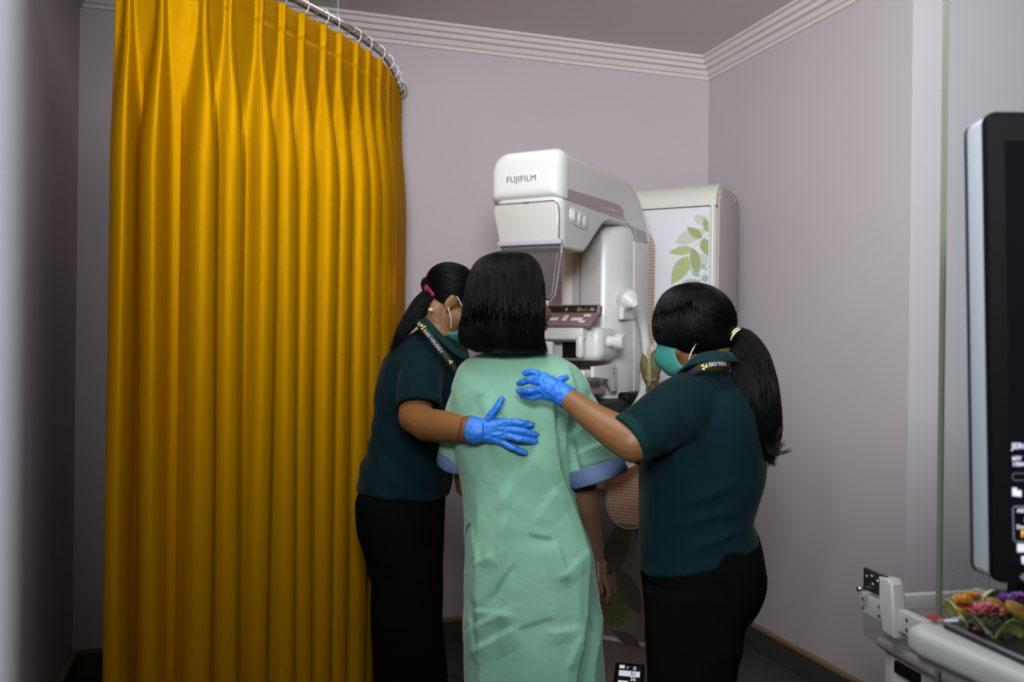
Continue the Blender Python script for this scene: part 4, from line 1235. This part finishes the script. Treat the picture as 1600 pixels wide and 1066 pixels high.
face_mask(HLm, ln, 1)
# hair pulled back, ponytail
def capped_hair(M, par, c, r, tie, extra=None, count=700):
    bm = nb(); ell(bm, M @ Vector(c), r, M.to_3x3(), 36)
    if extra:
        for c2, r2 in extra: ell(bm, M @ Vector(c2), r2, M.to_3x3(), 28)
    bm = remesh(bm, 0.0045, 3)
    o = obj('hair', bm, M_hair, par, world=True)
    bm = nb(); strands(bm, cap_strands(M, c, r, tie, count), 0.0011)
    return o, bm
hL, bmh = capped_hair(HLm, ln, (0, -0.022, 0.034), (0.077, 0.092, 0.077), (0, -0.118, -0.005), [((0, -0.085, -0.004), (0.032, 0.035, 0.030))], 800)
obj('hair_strands', bmh, M_hair, hL, world=True)['kind'] = 'stuff'
def tail(path, rs, flat, par, count, tailend, hair_par, yscale=1.0):
    q = catmull(path, 6); n = len(q); rings = []
    for i, p in enumerate(q):
        f = i/(n-1)*(len(rs)-1); j = min(int(f), len(rs)-2); r = rs[j]+(rs[j+1]-rs[j])*(f-j)
        t = q[min(i+1, n-1)]-q[max(i-1, 0)]; x, y = frame(t, Vector((0, 1, 0.01)))
        rings.append([p + x*cos(a)*r + y*sin(a)*r*flat for a in [2*pi*k/28 for k in range(28)]])
    bm = nb(); loft(bm, rings); bm = remesh(bm, 0.0045, 3)
    o = obj('ponytail', bm, M_hair, hair_par, world=True)
    bm = nb(); strands(bm, ring_strands(rings, count, off=(-0.003, 0.004), wav=0.004, tail=tailend, start=(0, 0.3)), 0.0011)
    obj('ponytail_strands', bm, M_hair, o, world=True)['kind'] = 'stuff'
    return q
tail([P(683, 458, 2.66), P(670, 468, 2.64), P(655, 482, 2.62), P(642, 500, 2.60), P(628, 520, 2.585), P(616, 540, 2.575)], [0.024, 0.028, 0.026, 0.02, 0.014, 0.004], 1.0, ln, 350, 0.03, hL)
bm = nb(); cS = P(676, 460, 2.645); tS = (P(664, 472, 2.65)-P(688, 450, 2.66)).normalized(); x, y = frame(tS)
pts = []
for k in range(73):
    a = 2*pi*k/72; pts.append(cS + (x*cos(a)+y*sin(a))*(0.029+0.004*sin(7*a)) + tS*0.004*sin(9*a))
tube(bm, pts, [0.0095+0.003*sin(k*1.3) for k in range(73)], 10)
obj('scrunchie', bm, M_scr, hL, world=True, label='dark red scrunchie')
bm = nb(); ell(bm, P(673, 484, 2.565), (0.007, 0.004, 0.005)); obj('hair_clip', bm, M_band, hL, world=True)

# ------------------------------------------------------------------ right nurse
ZR = 2.20
rc = P(1090, 900, ZR)
rn = empty('person', (rc.x, rc.y, 0), 0, 'nurse in dark teal polo at right with long black ponytail and cream hair band', 'person')
HRc = P(1085, 516, 2.20); HRm = hframe(HRc, (-0.86, 0.22, -0.36)) @ Matrix.Scale(0.93, 4)
bm = nb()
head_bm(bm, HRm, P(1108, 592, 2.20), 0.05)
chain(bm, [P(1108, 590, 2.2), P(1105, 640, ZR), P(1100, 720, ZR), P(1093, 820, ZR)], [0.055, 0.085, 0.09, 0.09])
chain(bm, [P(1085, 630, 2.10), P(1075, 632, 2.08), P(1040, 662, 2.05), P(990, 690, 2.02), P(965, 677, 2.04), P(930, 655, 2.07), P(884, 620, 2.125)], [0.055, 0.055, 0.052, 0.050, 0.045, 0.036, 0.026])
chain(bm, [P(1080, 620, 2.33), P(1045, 680, 2.40), P(1040, 740, 2.44), P(1042, 762, 2.45)], [0.05, 0.042, 0.028, 0.03])
Rf = [[P(868, 603, 2.15), P(876, 594, 2.165), P(885, 590, 2.17)],
      [P(850, 589, 2.150), P(833, 582, 2.145), P(820, 583, 2.165)],
      [P(846, 598, 2.145), P(828, 594, 2.132), P(811, 599, 2.165)],
      [P(846, 609, 2.145), P(828, 611, 2.130), P(811, 612, 2.165)],
      [P(850, 618, 2.150), P(832, 621, 2.140), P(816, 619, 2.168)]]
for f in Rf: chain(bm, f[:2], [0.005, 0.005], 10)
chain(bm, [P(884, 620, 2.125), P(866, 609, 2.140), P(856, 605, 2.15)], [0.022, 0.011, 0.008])
for sz in (2.12, 2.28):
    chain(bm, [P(1092, 920, 2.2+(sz-2.2)*0.8), Vector((P(1085, 900, sz).x, sz, 0.45)), Vector((P(1075, 900, sz).x, sz, 0.09)), Vector((P(1060, 900, sz).x, sz, 0.04))], [0.07, 0.045, 0.032, 0.028])
obj('body', remesh(bm, 0.0042, 5), M_skin, rn, world=True)
eyes(HRm, rn)
glove([(P(858, 605, 2.142), (0.027, 0.017, 0.028)), (P(868, 612, 2.138), (0.022, 0.019, 0.026))], P(876, 615, 2.132), Rf, [0.0088, 0.0086, 0.009, 0.0088, 0.0080], rn,
      [P(888, 623, 2.122), P(880, 617, 2.128), P(868, 610, 2.138)], [0.0295, 0.028, 0.026])
# polo
bm = nb()
keys = [(578, 1078, 1132, 0.055), (588, 1062, 1144, 0.080), (600, 1042, 1156, 0.115), (618, 1022, 1170, 0.150), (650, 1008, 1183, 0.165), (700, 1001, 1189, 0.16), (750, 1000, 1189, 0.155), (790, 1002, 1177, 0.15), (815, 1002, 1170, 0.15), (845, 999, 1176, 0.155), (868, 995, 1180, 0.160)]
loft(bm, [ringpx(k[0], k[1], k[2], ZR, k[3], 56, tilt=-40*sm(790, 868, k[0])) for k in interp(keys, 4)])
eR = sleeve(bm, [P(1092, 628, 2.13), P(1060, 642, 2.08), P(1022, 664, 2.05), P(985, 687, 2.025)], [0.075, 0.078, 0.067, 0.058])
sleeve(bm, [P(1085, 620, 2.30), P(1050, 650, 2.38), P(1030, 680, 2.42)], [0.065, 0.06, 0.055])
bm = remesh(bm, 0.005, 6)
fw2 = wr((7, 7, 6), 0.005, True, 8.1)
CRN = [((1060, 790), (1165, 745), 9, 5), ((1050, 820), (1160, 790), 8, 4), ((1080, 860), (1175, 815), 8, 5), ((1110, 770), (1130, 840), 7, -3), ((1010, 730), (1080, 700), 9, 4), ((1000, 700), (1060, 690), 7, 3), ((1075, 640), (1100, 690), 9, 4), ((1030, 650), (1050, 720), 8, 3)]
def polo2(p, n):
    Z = p.y; px = 800 + p.x/Z*F; py = 533 + (CAMH-p.z)/Z*F
    d = fw2(p, n)*0.8
    for a, b, w, h in CRN:
        ds_, t, sd = seg(px, py, a, b)
        if ds_ < w*2.5 and n.y < 0.2: d += h*0.0015*exp(-(ds_/w)**2)*sin(pi*min(1, max(0.05, t)))
    return d
displace(bm, polo2)
pr = obj('polo_shirt', bm, M_polo, rn, world=True)
cuff(eR, 0.018, 0.0585, M_polo2, pr, off=0.0025)
collar(pr, [P(1074, 582, 2.16), P(1083, 572, 2.115), P(1105, 563, 2.095), P(1130, 562, 2.10), P(1146, 566, 2.15), P(1150, 568, 2.21), P(1140, 568, 2.28), P(1110, 575, 2.30), P(1080, 584, 2.26)], 0.016, 0.012)
rpath = [P(1064, 600, 2.13), P(1076, 588, 2.085), P(1092, 577, 2.065), P(1110, 570.5, 2.058), P(1128, 569, 2.062), P(1142, 572, 2.08)]
ra, rq = ribbon(rpath, 0.019, (0, -1, 0.35), M_lany, rn)
letters('IGOLOI', rq, 0.104, 0.0092, 0.0125, True, ra, (0, -1, 0.35))
trefoil(P(1100, 574, 2.054), (0, -1, 0.35), 0.0075, ra)
# trousers
bm = nb()
keys = [(842, 1004, 1176, 0.15), (860, 1003, 1184, 0.155), (880, 1004, 1190, 0.158), (905, 1006, 1193, 0.158), (935, 1008, 1184, 0.155), (960, 1010, 1170, 0.145)]
loft(bm, [ringpx(k[0], k[1], k[2], ZR, k[3], 52, tilt=-28*sm(900, 842, k[0])) for k in interp(keys, 4)])
legpx(bm, [(920, 1008, 1184, 0), (960, 1010, 1170, 0), (1000, 1011, 1159, 0), (1066, 1015, 1146, 0), (1140, 1022, 1135, 0), (1240, 1030, 1118, 0), (1290, 1034, 1112, 0)], 2.12, 0.082)
legpx(bm, [(920, 1008, 1184, 0), (960, 1010, 1170, 0), (1000, 1011, 1155, 0), (1066, 1014, 1138, 0), (1140, 1020, 1125, 0), (1240, 1030, 1112, 0)], 2.28, 0.08)
bm = remesh(bm, 0.0055, 5); displace(bm, wr((5, 5, 5), 0.005, True, 6.0))
obj('trousers', bm, M_trou, rn, world=True)
sole_shoe(rn, (P(1085, 900, 2.12).x-rc.x, 2.12-rc.y), (-0.97, 0.15, 0)); sole_shoe(rn, (P(1085, 900, 2.28).x-rc.x, 2.28-rc.y), (-0.97, 0.2, 0))
face_mask(HRm, rn, -1)
# hair
rk = [(443, 1072, 1096, 0.028), (447, 1056, 1112, 0.048), (458, 1040, 1127, 0.068), (475, 1029, 1139, 0.080), (500, 1022, 1148, 0.085), (520, 1023, 1151, 0.083), (534, 1028, 1149, 0.078), (545, 1040, 1142, 0.068), (553, 1058, 1130, 0.050)]
rr2 = [ringpx(y, a, b, 2.20, h, 48, pw=2.05) for y, a, b, h in interp(rk, 3)]
bm = nb(); loft(bm, rr2); bm = remesh(bm, 0.0045, 3)
hR = obj('hair', bm, M_hair, rn, world=True)
bmh = nb(); cW = P(1086, 500, 2.20); IW = Matrix.Translation(cW) @ Matrix.Rotation(pi/2, 4, 'Z')
strands(bmh, cap_strands(IW, (0, 0, 0), (0.085, 0.101, 0.094), (-0.015, -0.10, -0.045), 1300, off=0.003), 0.0011)
strands(bmh, ring_strands(rr2, 900, off=(-0.001, 0.004), ang=(pi*0.75, pi*1.48), wav=0.002, tail=0.010, start=(0.0, 0.10), soft=True), 0.0011)
obj('hair_strands', bmh, M_hair, hR, world=True)['kind'] = 'stuff'
tq = tail([P(1146, 528, 2.17), P(1160, 534, 2.15), P(1172, 560, 2.13), P(1180, 600, 2.11), P(1188, 645, 2.10), P(1196, 685, 2.10), P(1202, 712, 2.10)], [0.020, 0.032, 0.044, 0.049, 0.046, 0.034, 0.010], 0.6, rn, 1300, 0.035, hR)
bm = nb(); flick = []
for c in range(9):
    y0 = 640 + 7*c; tx = 1212 + random.uniform(4, 26); ty = 672 + 4.2*c + random.uniform(-4, 4)
    for k in range(16):
        e = lambda v: random.uniform(-v, v)
        flick.append(catmull([P(1186+e(6), y0-25, 2.09), P(1196+e(4), y0+e(3), 2.085), P(1206+e(3), min(ty+4, y0+22)+e(3), 2.08), P((1206+tx)/2+e(3), ty+2+e(3), 2.08), P(tx+e(4), ty-4+e(4), 2.08)], 3))
strands(bm, flick, 0.001); obj('loose_hair', bm, M_hair, hR, world=True)['kind'] = 'stuff'
bm = nb(); cB = P(1148, 527, 2.165); tB = (P(1162, 536, 2.15)-P(1134, 518, 2.18)).normalized(); x, y = frame(tB)
for dd in (-0.003, 0.003): tube(bm, [cB + tB*dd + (x*cos(a)+y*sin(a))*0.0235 for a in [2*pi*k/32 for k in range(33)]], 0.0026, 8)
obj('hair_band', bm, M_band, hR, world=True, label='cream hair band')

# ------------------------------------------------------------------ paddle storage cart (white, behind the console)
M_cart = mat('cart_white', (0.43, 0.45, 0.44), 0.45)
M_cart2 = mat('cart_beige', (0.36, 0.32, 0.31), 0.5)
ZCt = 1.90
cA = P(1343, 940, ZCt)          # far-left end of the front rail
cdir = Vector((0.20, -0.98, 0)).normalized(); cin = Vector((0.98, 0.20, 0))   # along the front rail toward the camera; into the cart
ct = empty('paddle_cart', (cA.x, cA.y, 0), math.atan2(cdir.y, cdir.x), 'white paddle storage cart with raised metal bracket beside the right wall', 'cart')
ctz = cA.z
def cb(name, lo, hi, m, bev=0.003, par=None, lab=None): 
    return obj(name, bx(lo, hi, bev), m, par or ct, auto=35, label=lab)
# local x along the rail, local y into the cart (to the left of direction), z up
rail = cb('front_rail', (0, 0, ctz-0.022), (0.42, 0.022, ctz+0.022), M_cart)
for x in (0.012, 0.070, 0.160, 0.245):
    for z in (-0.010, 0.010):
        bm = nb(); cyl(bm, (x, -0.0015, ctz+z), (x, 0.002, ctz+z), 0.0035, 12); obj('bolt', bm, M_seam, rail)
cb('back_rail', (0.02, 0.26, ctz-0.022), (0.42, 0.28, ctz+0.024), M_cart)
cb('side_rail', (0.005, 0.0, ctz-0.016), (0.025, 0.28, ctz+0.016), M_cart)
cb('side_rail', (0.30, 0.02, ctz-0.02), (0.34, 0.27, ctz+0.006), M_cart)
cb('inner_holder', (0.14, 0.12, ctz-0.035), (0.26, 0.16, ctz-0.005), M_cart, 0.008)
bm = nb(); prism(bm, [(0.092, ctz-0.035), (0.132, ctz-0.035), (0.134, ctz+0.01), (0.125, ctz+0.070), (0.112, ctz+0.080), (0.080, ctz+0.076), (0.093, ctz+0.02)], 1, -0.012, 0.020, 0.006, 3)
pb = obj('bracket_post', bm, M_cart, ct, auto=35)
cb('mount_plate', (0.022, -0.006, ctz+0.034), (0.098, 0.002, ctz+0.080), mat('mount_steel', (0.10, 0.09, 0.08), 0.35, metal=0.8), 0.001, pb)
for x, z in ((0.034, 0.063), (0.052, 0.068), (0.055, 0.052), (0.072, 0.063), (0.084, 0.046)):
    bm = nb(); cyl(bm, (x, -0.0085, ctz+z), (x, -0.005, ctz+z), 0.004, 12); obj('plate_bolt', bm, M_chrome, pb)
bm = nb(); cyl(bm, (0.026, -0.022, ctz+0.034), (0.026, -0.004, ctz+0.037), 0.005, 12); obj('plate_knob', bm, M_chrome, pb)
obj('clear_side', bx((0.012, 0.001, ctz-0.070), (0.41, 0.004, ctz-0.022)), M_clear, ct, smooth=False)
cb('paddle_tray', (0.035, 0.012, ctz-0.085), (0.42, 0.27, ctz-0.062), M_cart2, 0.01)
cbd = cb('cabinet', (0.055, 0.03, 0.06), (0.42, 0.27, ctz-0.085), M_cart, 0.008)
cb('corner_panel', (0.052, 0.026, 0.06), (0.082, 0.05, ctz-0.085), M_cart2, 0.004)
cb('dark_handle', (0.086, 0.024, ctz-0.122), (0.165, 0.034, ctz-0.098), M_black, 0.002)
bm = nb()
for k in range(11):
    z = ctz-0.155-k*0.014
    tube(bm, catmull([(0.165, 0.029, z+0.006), (0.19, 0.028, z+0.004), (0.215, 0.028, z-0.002), (0.27, 0.029, z-0.006)], 4), 0.0022, 6)
obj('louvres', bm, M_black, cbd)
for x in (0.09, 0.38):
    for y in (0.06, 0.24):
        bm = nb(); cyl(bm, (x, y-0.012, 0.03), (x, y+0.012, 0.03), 0.03, 20); obj('castor', bm, M_black, ct)

# ------------------------------------------------------------------ console desk
TZ = 0.90
A2 = Vector((0.499, 1.09)); ed = Vector((0.309, -0.951)); ri = Vector((0.951, 0.309))
M_desk = mat('desk_grey', (0.31, 0.335, 0.325), 0.42, var=0.04, vscale=30)
ang = math.atan2(ri.y, ri.x)
dk = empty('console_desk', (A2.x, A2.y, 0), ang, 'light grey console desk with thick rounded edge in the right foreground', 'desk')
# local x = to the right (ri), local y = away from the camera (-ed)
bm = nb(); prism(bm, [(0.0, -0.9), (0.8, -0.9), (0.8, 0.10), (0.20, 0.10), (0.18, 0.02), (0.03, 0.02), (0.008, 0.012), (0.0, -0.015)], 2, TZ-0.036, TZ, 0.011, 4)
obj('desk_top', bm, M_desk, dk, auto=35)
obj('desk_rim', bx((0.010, -0.88, TZ-0.044), (0.78, 0.0, TZ-0.034), 0.003), M_cart2, dk, auto=35)
obj('desk_panel', bx((0.085, -0.80, 0.02), (0.12, -0.06, TZ-0.04), 0.006), M_cart, dk, auto=35)
obj('lower_shelf', bx((0.045, -0.5, TZ-0.16), (0.4, -0.09, TZ-0.085), 0.01), M_cart, dk, auto=35)
obj('desk_leg', bx((0.055, -0.055, 0.0), (0.075, -0.035, TZ-0.04), 0.002), M_black, dk, auto=35)
obj('desk_leg', bx((0.70, -0.055, 0.0), (0.72, -0.035, TZ-0.04), 0.002), M_black, dk, auto=35)
obj('desk_foot', bx((0.05, -0.82, 0.0), (0.74, -0.02, 0.03), 0.006), M_black, dk, auto=35)

# ------------------------------------------------------------------ monitor
ZM = 0.90
mtl = P(1541, 168, ZM); mbl = P(1549, 906, ZM)
Hm = mtl.z - mbl.z; Wm = 0.36
xm = (mtl.x+mbl.x)/2 + 0.002
mo = empty('monitor', (xm, ZM, mbl.z), 0, 'tall black portrait monitor with silver sides, standing on the grey desk', 'monitor')
tilt = Matrix.Rotation(radians(-3.0), 4, 'X')
tilt = Matrix.Translation((0, -0.012, 0)) @ tilt
def rect_frame(x0, x1, z0, z1, y0, y1, r, k=6):
    pts = []
    for cx, cz_, a0 in ((x1-r, z1-r, 0), (x0+r, z1-r, 90), (x0+r, z0+r, 180), (x1-r, z0+r, 270)):
        for j in range(k+1): a = radians(a0+90*j/k); pts.append((cx+r*cos(a), cz_+r*sin(a)))
    bm = nb(); prism(bm, pts, 1, y0, y1, 0.0012, 2); bm.transform(tilt); return bm
obj('bezel', rect_frame(0, Wm, 0, Hm, 0, 0.010, 0.009), mat('bezel_black', (0.004, 0.004, 0.0045), 0.6, spec=0.03), mo, auto=35)
obj('silver_shell', rect_frame(0.0005, Wm-0.0005, 0.0005, Hm-0.0005, 0.0102, 0.040, 0.010), mat('silver_plastic', (0.34, 0.38, 0.43), 0.4), mo, auto=35, label='silver side shell')
obj('back_cover', rect_frame(0.001, Wm-0.001, 0.001, Hm-0.001, 0.0402, 0.048, 0.009), mat('navy_plastic', (0.008, 0.008, 0.03), 0.5), mo, auto=35, label='dark navy back cover')
bm = bx((0.018, -0.0006, 0.040), (Wm-0.018, 0.0004, Hm-0.030)); bm.transform(tilt)
M_screen = mat('screen_black', (0.003, 0.003, 0.004), 0.25, spec=0.06, emit=(0.03, 0.05, 0.08), estr=0.04)
scm = obj('screen', bm, M_screen, mo, smooth=False)
def mpx(px, py):  # pixel -> monitor-plane local x, z
    q = P(px, py, ZM) - Vector((xm, ZM, mbl.z)); return q.x - 0.001, q.z
M_txt = mat('screen_text', (0.5, 0.5, 0.6), 0.5, emit=(0.75, 0.82, 1.0), estr=0.55)
M_txo = mat('screen_text_orange', (0.7, 0.4, 0.05), 0.5, emit=(1.0, 0.52, 0.06), estr=0.9)
M_txg = mat('screen_text_green', (0.05, 0.5, 0.1), 0.5, emit=(0.05, 0.7, 0.2), estr=0.6)
M_txd = mat('screen_panel_line', (0.1, 0.1, 0.12), 0.5, emit=(0.25, 0.3, 0.38), estr=0.5)
def stext(items, m, name):
    bm = nb()
    for s_, px, py, size in items:
        x, z = mpx(px, py); merge(bm, text_mesh(s_, size, tilt @ basis((1, 0, 0), (0, 0, 1), (0, -1, 0), (x, -0.0012, z)), 0.0001, 0.00012))
    return obj(name, bm, m, scm, smooth=False)
stext([('JERO MADE', 1577, 700, 0.0085), ('60Y   F', 1577, 718, 0.0062), ('190411', 1577, 727, 0.0062), ('Download', 1581, 823, 0.0055), ('AEC', 1582, 798, 0.0055)], M_txt, 'white_text')
stext([('Auto', 1593, 811, 0.011), ('N-rad', 1587, 836, 0.0105)], M_txo, 'orange_text')
def sbox(bm, px0, py0, px1, py1, y=-0.0014):
    x0, z1 = mpx(px0, py0); x1, z0 = mpx(px1, py1); b = bx((x0, y, z0), (x1, y+0.0004, z1)); b.transform(tilt); merge(bm, b)
for q_ in (((1576, 760, 1583, 773), (1583, 764, 1590, 774)), ((1581, 846, 1597, 859),), ((1587, 865, 1594, 873), (1588, 873, 1592, 877))):
    bm = nb()
    for r_ in q_: sbox(bm, *r_)
    obj('white_icon', bm, M_txt, scm, smooth=False)
bm = nb(); sbox(bm, 1596, 793, 1612, 798); obj('green_icon', bm, M_txg, scm, smooth=False)
bm = nb()
def sframe(px0, py0, px1, py1, r=0.0005):
    pts = []
    for a, b in ((px0+3, py0), (px1, py0), (px1, py1), (px0+3, py1), (px0, py1-3), (px0, py0+3), (px0+3, py0)):
        x, z = mpx(a, b); pts.append(tilt @ Vector((x, -0.0012, z)))
    tube(bm, pts, r, 4)
sframe(1576, 789, 1680, 843, 0.0006); sframe(1577, 738, 1680, 749, 0.0003)
obj('panel_outline', bm, M_txd, scm, smooth=False)
bm = nb(); x, z = mpx(1590, 897)
M_ez = mat('bezel_logo', (0.16, 0.16, 0.17), 0.4)
for dx, dz in ((0, 0.0018), (0.0018, 0), (0, -0.0018), (-0.0018, 0)):
    b = nb(); prism(b, [(x+dx, z+dz+0.0022), (x+dx+0.0022, z+dz), (x+dx, z+dz-0.0022), (x+dx-0.0022, z+dz)], 1, -0.0008, -0.0002); b.transform(tilt); merge(bm, b)
merge(bm, text_mesh('EIZO', 0.0065, tilt @ basis((1, 0, 0), (0, 0, 1), (0, -1, 0), (x+0.006, -0.0006, z-0.0024)), 0.0001, 0.0001))
obj('bezel_logo', bm, M_ez, mo, smooth=False)
zrel = TZ - mbl.z
pz = 1.19 - ZM; pxx = 0.5785*1.19 - xm
obj('stand_post', bx((pxx, pz, zrel+0.008), (pxx+0.055, pz+0.025, 0.30), 0.003), M_black, mo, auto=35)
obj('stand_arm', bx((pxx+0.01, 0.03, 0.20), (pxx+0.045, pz+0.02, 0.26), 0.004), M_black, mo, auto=35)
obj('stand_foot', bx((pxx-0.01, pz-0.008, zrel+0.0), (pxx+0.20, pz+0.045, zrel+0.010), 0.004), M_black, mo, auto=35)

# ------------------------------------------------------------------ offering tray with flowers
tr0 = P(1475, 961, 1.085); tr0.z = TZ
M_tray = mat('tray_black', (0.01, 0.01, 0.011), 0.3); M_rim = mat('tray_rim', (0.35, 0.35, 0.40), 0.3, metal=0.7)
ty = empty('serving_tray', (tr0.x+0.001, tr0.y-0.002, TZ), ang-0.10, 'black tray with a metal rim full of flowers, resting on the grey desk', 'tray')
bm = bx((0.0, -0.30, 0.0), (0.24, 0.005, 0.006), 0.002); obj('tray_base', bm, M_tray, ty, auto=35)
bm = nb(); tube(bm, [(0, 0.005, 0.008), (0, -0.30, 0.008), (0.24, -0.30, 0.008), (0.24, 0.005, 0.008), (0, 0.005, 0.008)], 0.0022, 6); obj('tray_rim', bm, M_rim, ty)
def TP(px, py, h): # point above the tray at height h over the desk, along the pixel's ray
    d = P(px, py, 1.0) - Vector((0, 0, CAMH)); t = (TZ+h-CAMH)/d.z
    return Vector((0, 0, CAMH)) + d*t
M_pal = mat('palm_leaf_pale', (0.40, 0.47, 0.13), 0.55, var=0.2, vscale=30)
M_pal2 = mat('palm_leaf_cream', (0.60, 0.58, 0.30), 0.55, var=0.15, vscale=30)
def palm_piece(px0, py0, px1, py1, w, m, lab, h=0.02, roll=0.0, arch=0.012):
    a = TP(px0, py0, h); b = TP(px1, py1, h); d = (b-a); L = d.length; d.normalize()
    s = d.cross(Vector((0, 0, 1))).normalized(); up = s.cross(d)
    s2 = s*cos(roll) + up*sin(roll)
    V = []; Fc = []; k, mm_ = 12, 6
    for i in range(k+1):
        t = i/k; hw = w*0.5*(0.35+0.65*sin(pi*min(1, 0.12+0.8*t)))
        for j in range(mm_+1):
            u = j/mm_*2-1; V.append(a + d*L*t + s2*hw*u + up*(arch*sin(pi*t) - 0.004*u*u))
    for i in range(k):
        for j in range(mm_): q = i*(mm_+1)+j; Fc.append((q, q+1, q+mm_+2, q+mm_+1))
    c = Vector((a.x, a.y, TZ+h)); V = [v-c for v in V]
    o = obj('palm_leaf', (V, Fc), m); o.location = c
    o.modifiers.new('s', 'SOLIDIFY').thickness = 0.0012
    tag(o, lab, 'leaf', 'folded palm leaf pieces in the flower tray'); return o
palm_piece(1476, 950, 1510, 972, 0.026, M_pal, 'pale green folded leaf at the left tip of the flower tray', 0.016, 0.9)
palm_piece(1508, 968, 1548, 990, 0.024, M_pal2, 'cream folded leaf along the near tray rim under the pink rose', 0.012, 0.7)
palm_piece(1556, 990, 1600, 990, 0.026, M_pal, 'yellow green folded leaf at the near right of the flower tray', 0.012, 1.0)
palm_piece(1590, 975, 1640, 985, 0.026, M_pal, 'yellow green leaf strip behind the near right folded leaf', 0.02, 0.7)
palm_piece(1530, 938, 1562, 936, 0.02, M_pal2, 'cream leaf behind the crackers at the back of the tray', 0.034, 0.6)
def flower(name, c, m, n, L, w, lab, cat='flower', grp=None, rows=2, seed=0, cup=0.8):
    random.seed(seed); o = empty(name, c, 0, lab, cat, grp)
    bm = nb()
    for r in range(rows):
        for k in range(n):
            a = 2*pi*k/n + r*0.4 + random.uniform(-.15, .15); el = cup*(0.35+0.4*r)+random.uniform(-.1, .1)
            d = Vector((cos(a)*cos(el), sin(a)*cos(el), sin(el))); s = Vector((-sin(a), cos(a), 0)); nrm = s.cross(d)
            V = []
            for i in range(5):
                t = i/4; hw = w*0.5*sin(pi*(0.12+0.80*t))
                for u in (-1, 0, 1): V.append(bm.verts.new(d*L*(t*(1-0.15*r)) + s*hw*u + Vector((0, 0, 0.25*L*t*t)) - nrm*0.15*hw*(u == 0)))
            for i in range(4):
                for j in range(2): q = i*3+j; bm.faces.new((V[q], V[q+1], V[q+4], V[q+3]))
    pp = obj('petals', bm, m, o); pp.modifiers.new('s', 'SOLIDIFY').thickness = 0.0008
    bm = nb(); ell(bm, (0, 0, L*0.15), (L*0.22, L*0.22, L*0.2), None, 12); obj('flower_centre', bm, m, o)
    return o
M_pk = mat('petal_pink', (0.62, 0.17, 0.20), 0.5, var=0.2, vscale=60); M_or = mat('petal_orange', (0.55, 0.23, 0.01), 0.55, var=0.25, vscale=80)
M_pu = mat('petal_purple', (0.22, 0.07, 0.38), 0.55, var=0.2, vscale=60); M_rd = mat('petal_red', (0.30, 0.006, 0.01), 0.55)
M_ye = mat('petal_yellow', (0.65, 0.42, 0.02), 0.55)
flower('rose', TP(1540, 968, 0.022), M_pk, 8, 0.022, 0.018, 'pink rose in the middle of the tray of flowers', rows=3, seed=3, cup=1.0)
flower('marigold', TP(1503, 944, 0.034), M_or, 11, 0.013, 0.007, 'orange marigold at the left end of the flower tray', grp='marigolds', rows=3, seed=4)
flower('marigold', TP(1520, 938, 0.036), M_or, 11, 0.012, 0.007, 'small orange marigold beside the chopped green leaves', rows=3, seed=5, grp='marigolds')
flower('yellow_flower', TP(1504, 958, 0.024), M_ye, 7, 0.010, 0.007, 'small yellow flower under the left orange marigold', seed=6)
flower('red_flower', TP(1514, 958, 0.024), M_rd, 8, 0.016, 0.012, 'dark red flower between yellow flower and pink rose', seed=7)
flower('purple_flower', TP(1574, 944, 0.034), M_pu, 9, 0.014, 0.009, 'left purple flower behind the golden crackers', grp='purple flowers', rows=2, seed=8)
flower('purple_flower', TP(1594, 942, 0.036), M_pu, 10, 0.015, 0.010, 'right purple flower behind the golden crackers', grp='purple flowers', rows=2, seed=9)
flower('red_flower', TP(1461, 969, 0.004), M_rd, 5, 0.011, 0.008, 'red flower lying alone on the bare desk top beside the tray', rows=1, seed=10, cup=0.3)
random.seed(12); bm = nb()
M_chop = mat('chopped_leaf', (0.045, 0.085, 0.03), 0.6, var=0.35, vscale=120)
for k in range(420):
    c = TP(1515+random.random()*95, 950+random.uniform(-10, 26), 0.010+0.022*random.random()); a = random.uniform(0, pi); d = Vector((cos(a), sin(a), random.uniform(-.5, .5)))*0.007
    x, y = frame(d); vs = [bm.verts.new(c+d*i + x*j*0.0011) for i in (-1, 1) for j in (-1, 1)]
    bm.faces.new((vs[0], vs[1], vs[3], vs[2]))
o = obj('chopped_leaves', bm, M_chop, smooth=False); tag(o, 'heap of finely chopped dark green leaves in the flower tray', 'leaves', kind='stuff')
M_crk = mat('cracker_gold', (0.45, 0.25, 0.05), 0.6, bump=0.6, bscale=60, var=0.2, vscale=40)
for (px, py, lab, rz) in ((1562, 950, 'golden round cracker at the left, beside the green chopped leaves', -0.3), (1592, 955, 'golden round cracker at the right edge of the frame', -0.5)):
    c = TP(px, py, 0.034); bm = nb(); ell(bm, (0, 0, 0), (0.017, 0.012, 0.005), Matrix.Rotation(0.5, 3, 'Y'), 20)
    displace(bm, lambda p, n: 0.0012*noise.noise(p*180)); o = obj('cracker', bm, M_crk); o.location = c; o.rotation_euler = (0.5, 0.1, rz)
    tag(o, lab, 'cracker', 'crackers in the flower tray')
for (px, py, lab) in ((1533, 985, 'pale pink petal lying at the near tray rim'), ): 
    V = []; Fc = []
    for i in range(6):
        for j in range(5): u = j/4*2-1; t = i/5; V.append(Vector((t*0.018-0.009, u*0.008*sin(pi*(0.1+0.8*t)), 0.003*u*u)))
    for i in range(5):
        for j in range(4): q = i*5+j; Fc.append((q, q+1, q+6, q+5))
    o = obj('petal', (V, Fc), M_pk); o.location = TP(px, py, 0.010); o.modifiers.new('s', 'SOLIDIFY').thickness = 0.0006
    tag(o, lab, 'petal')
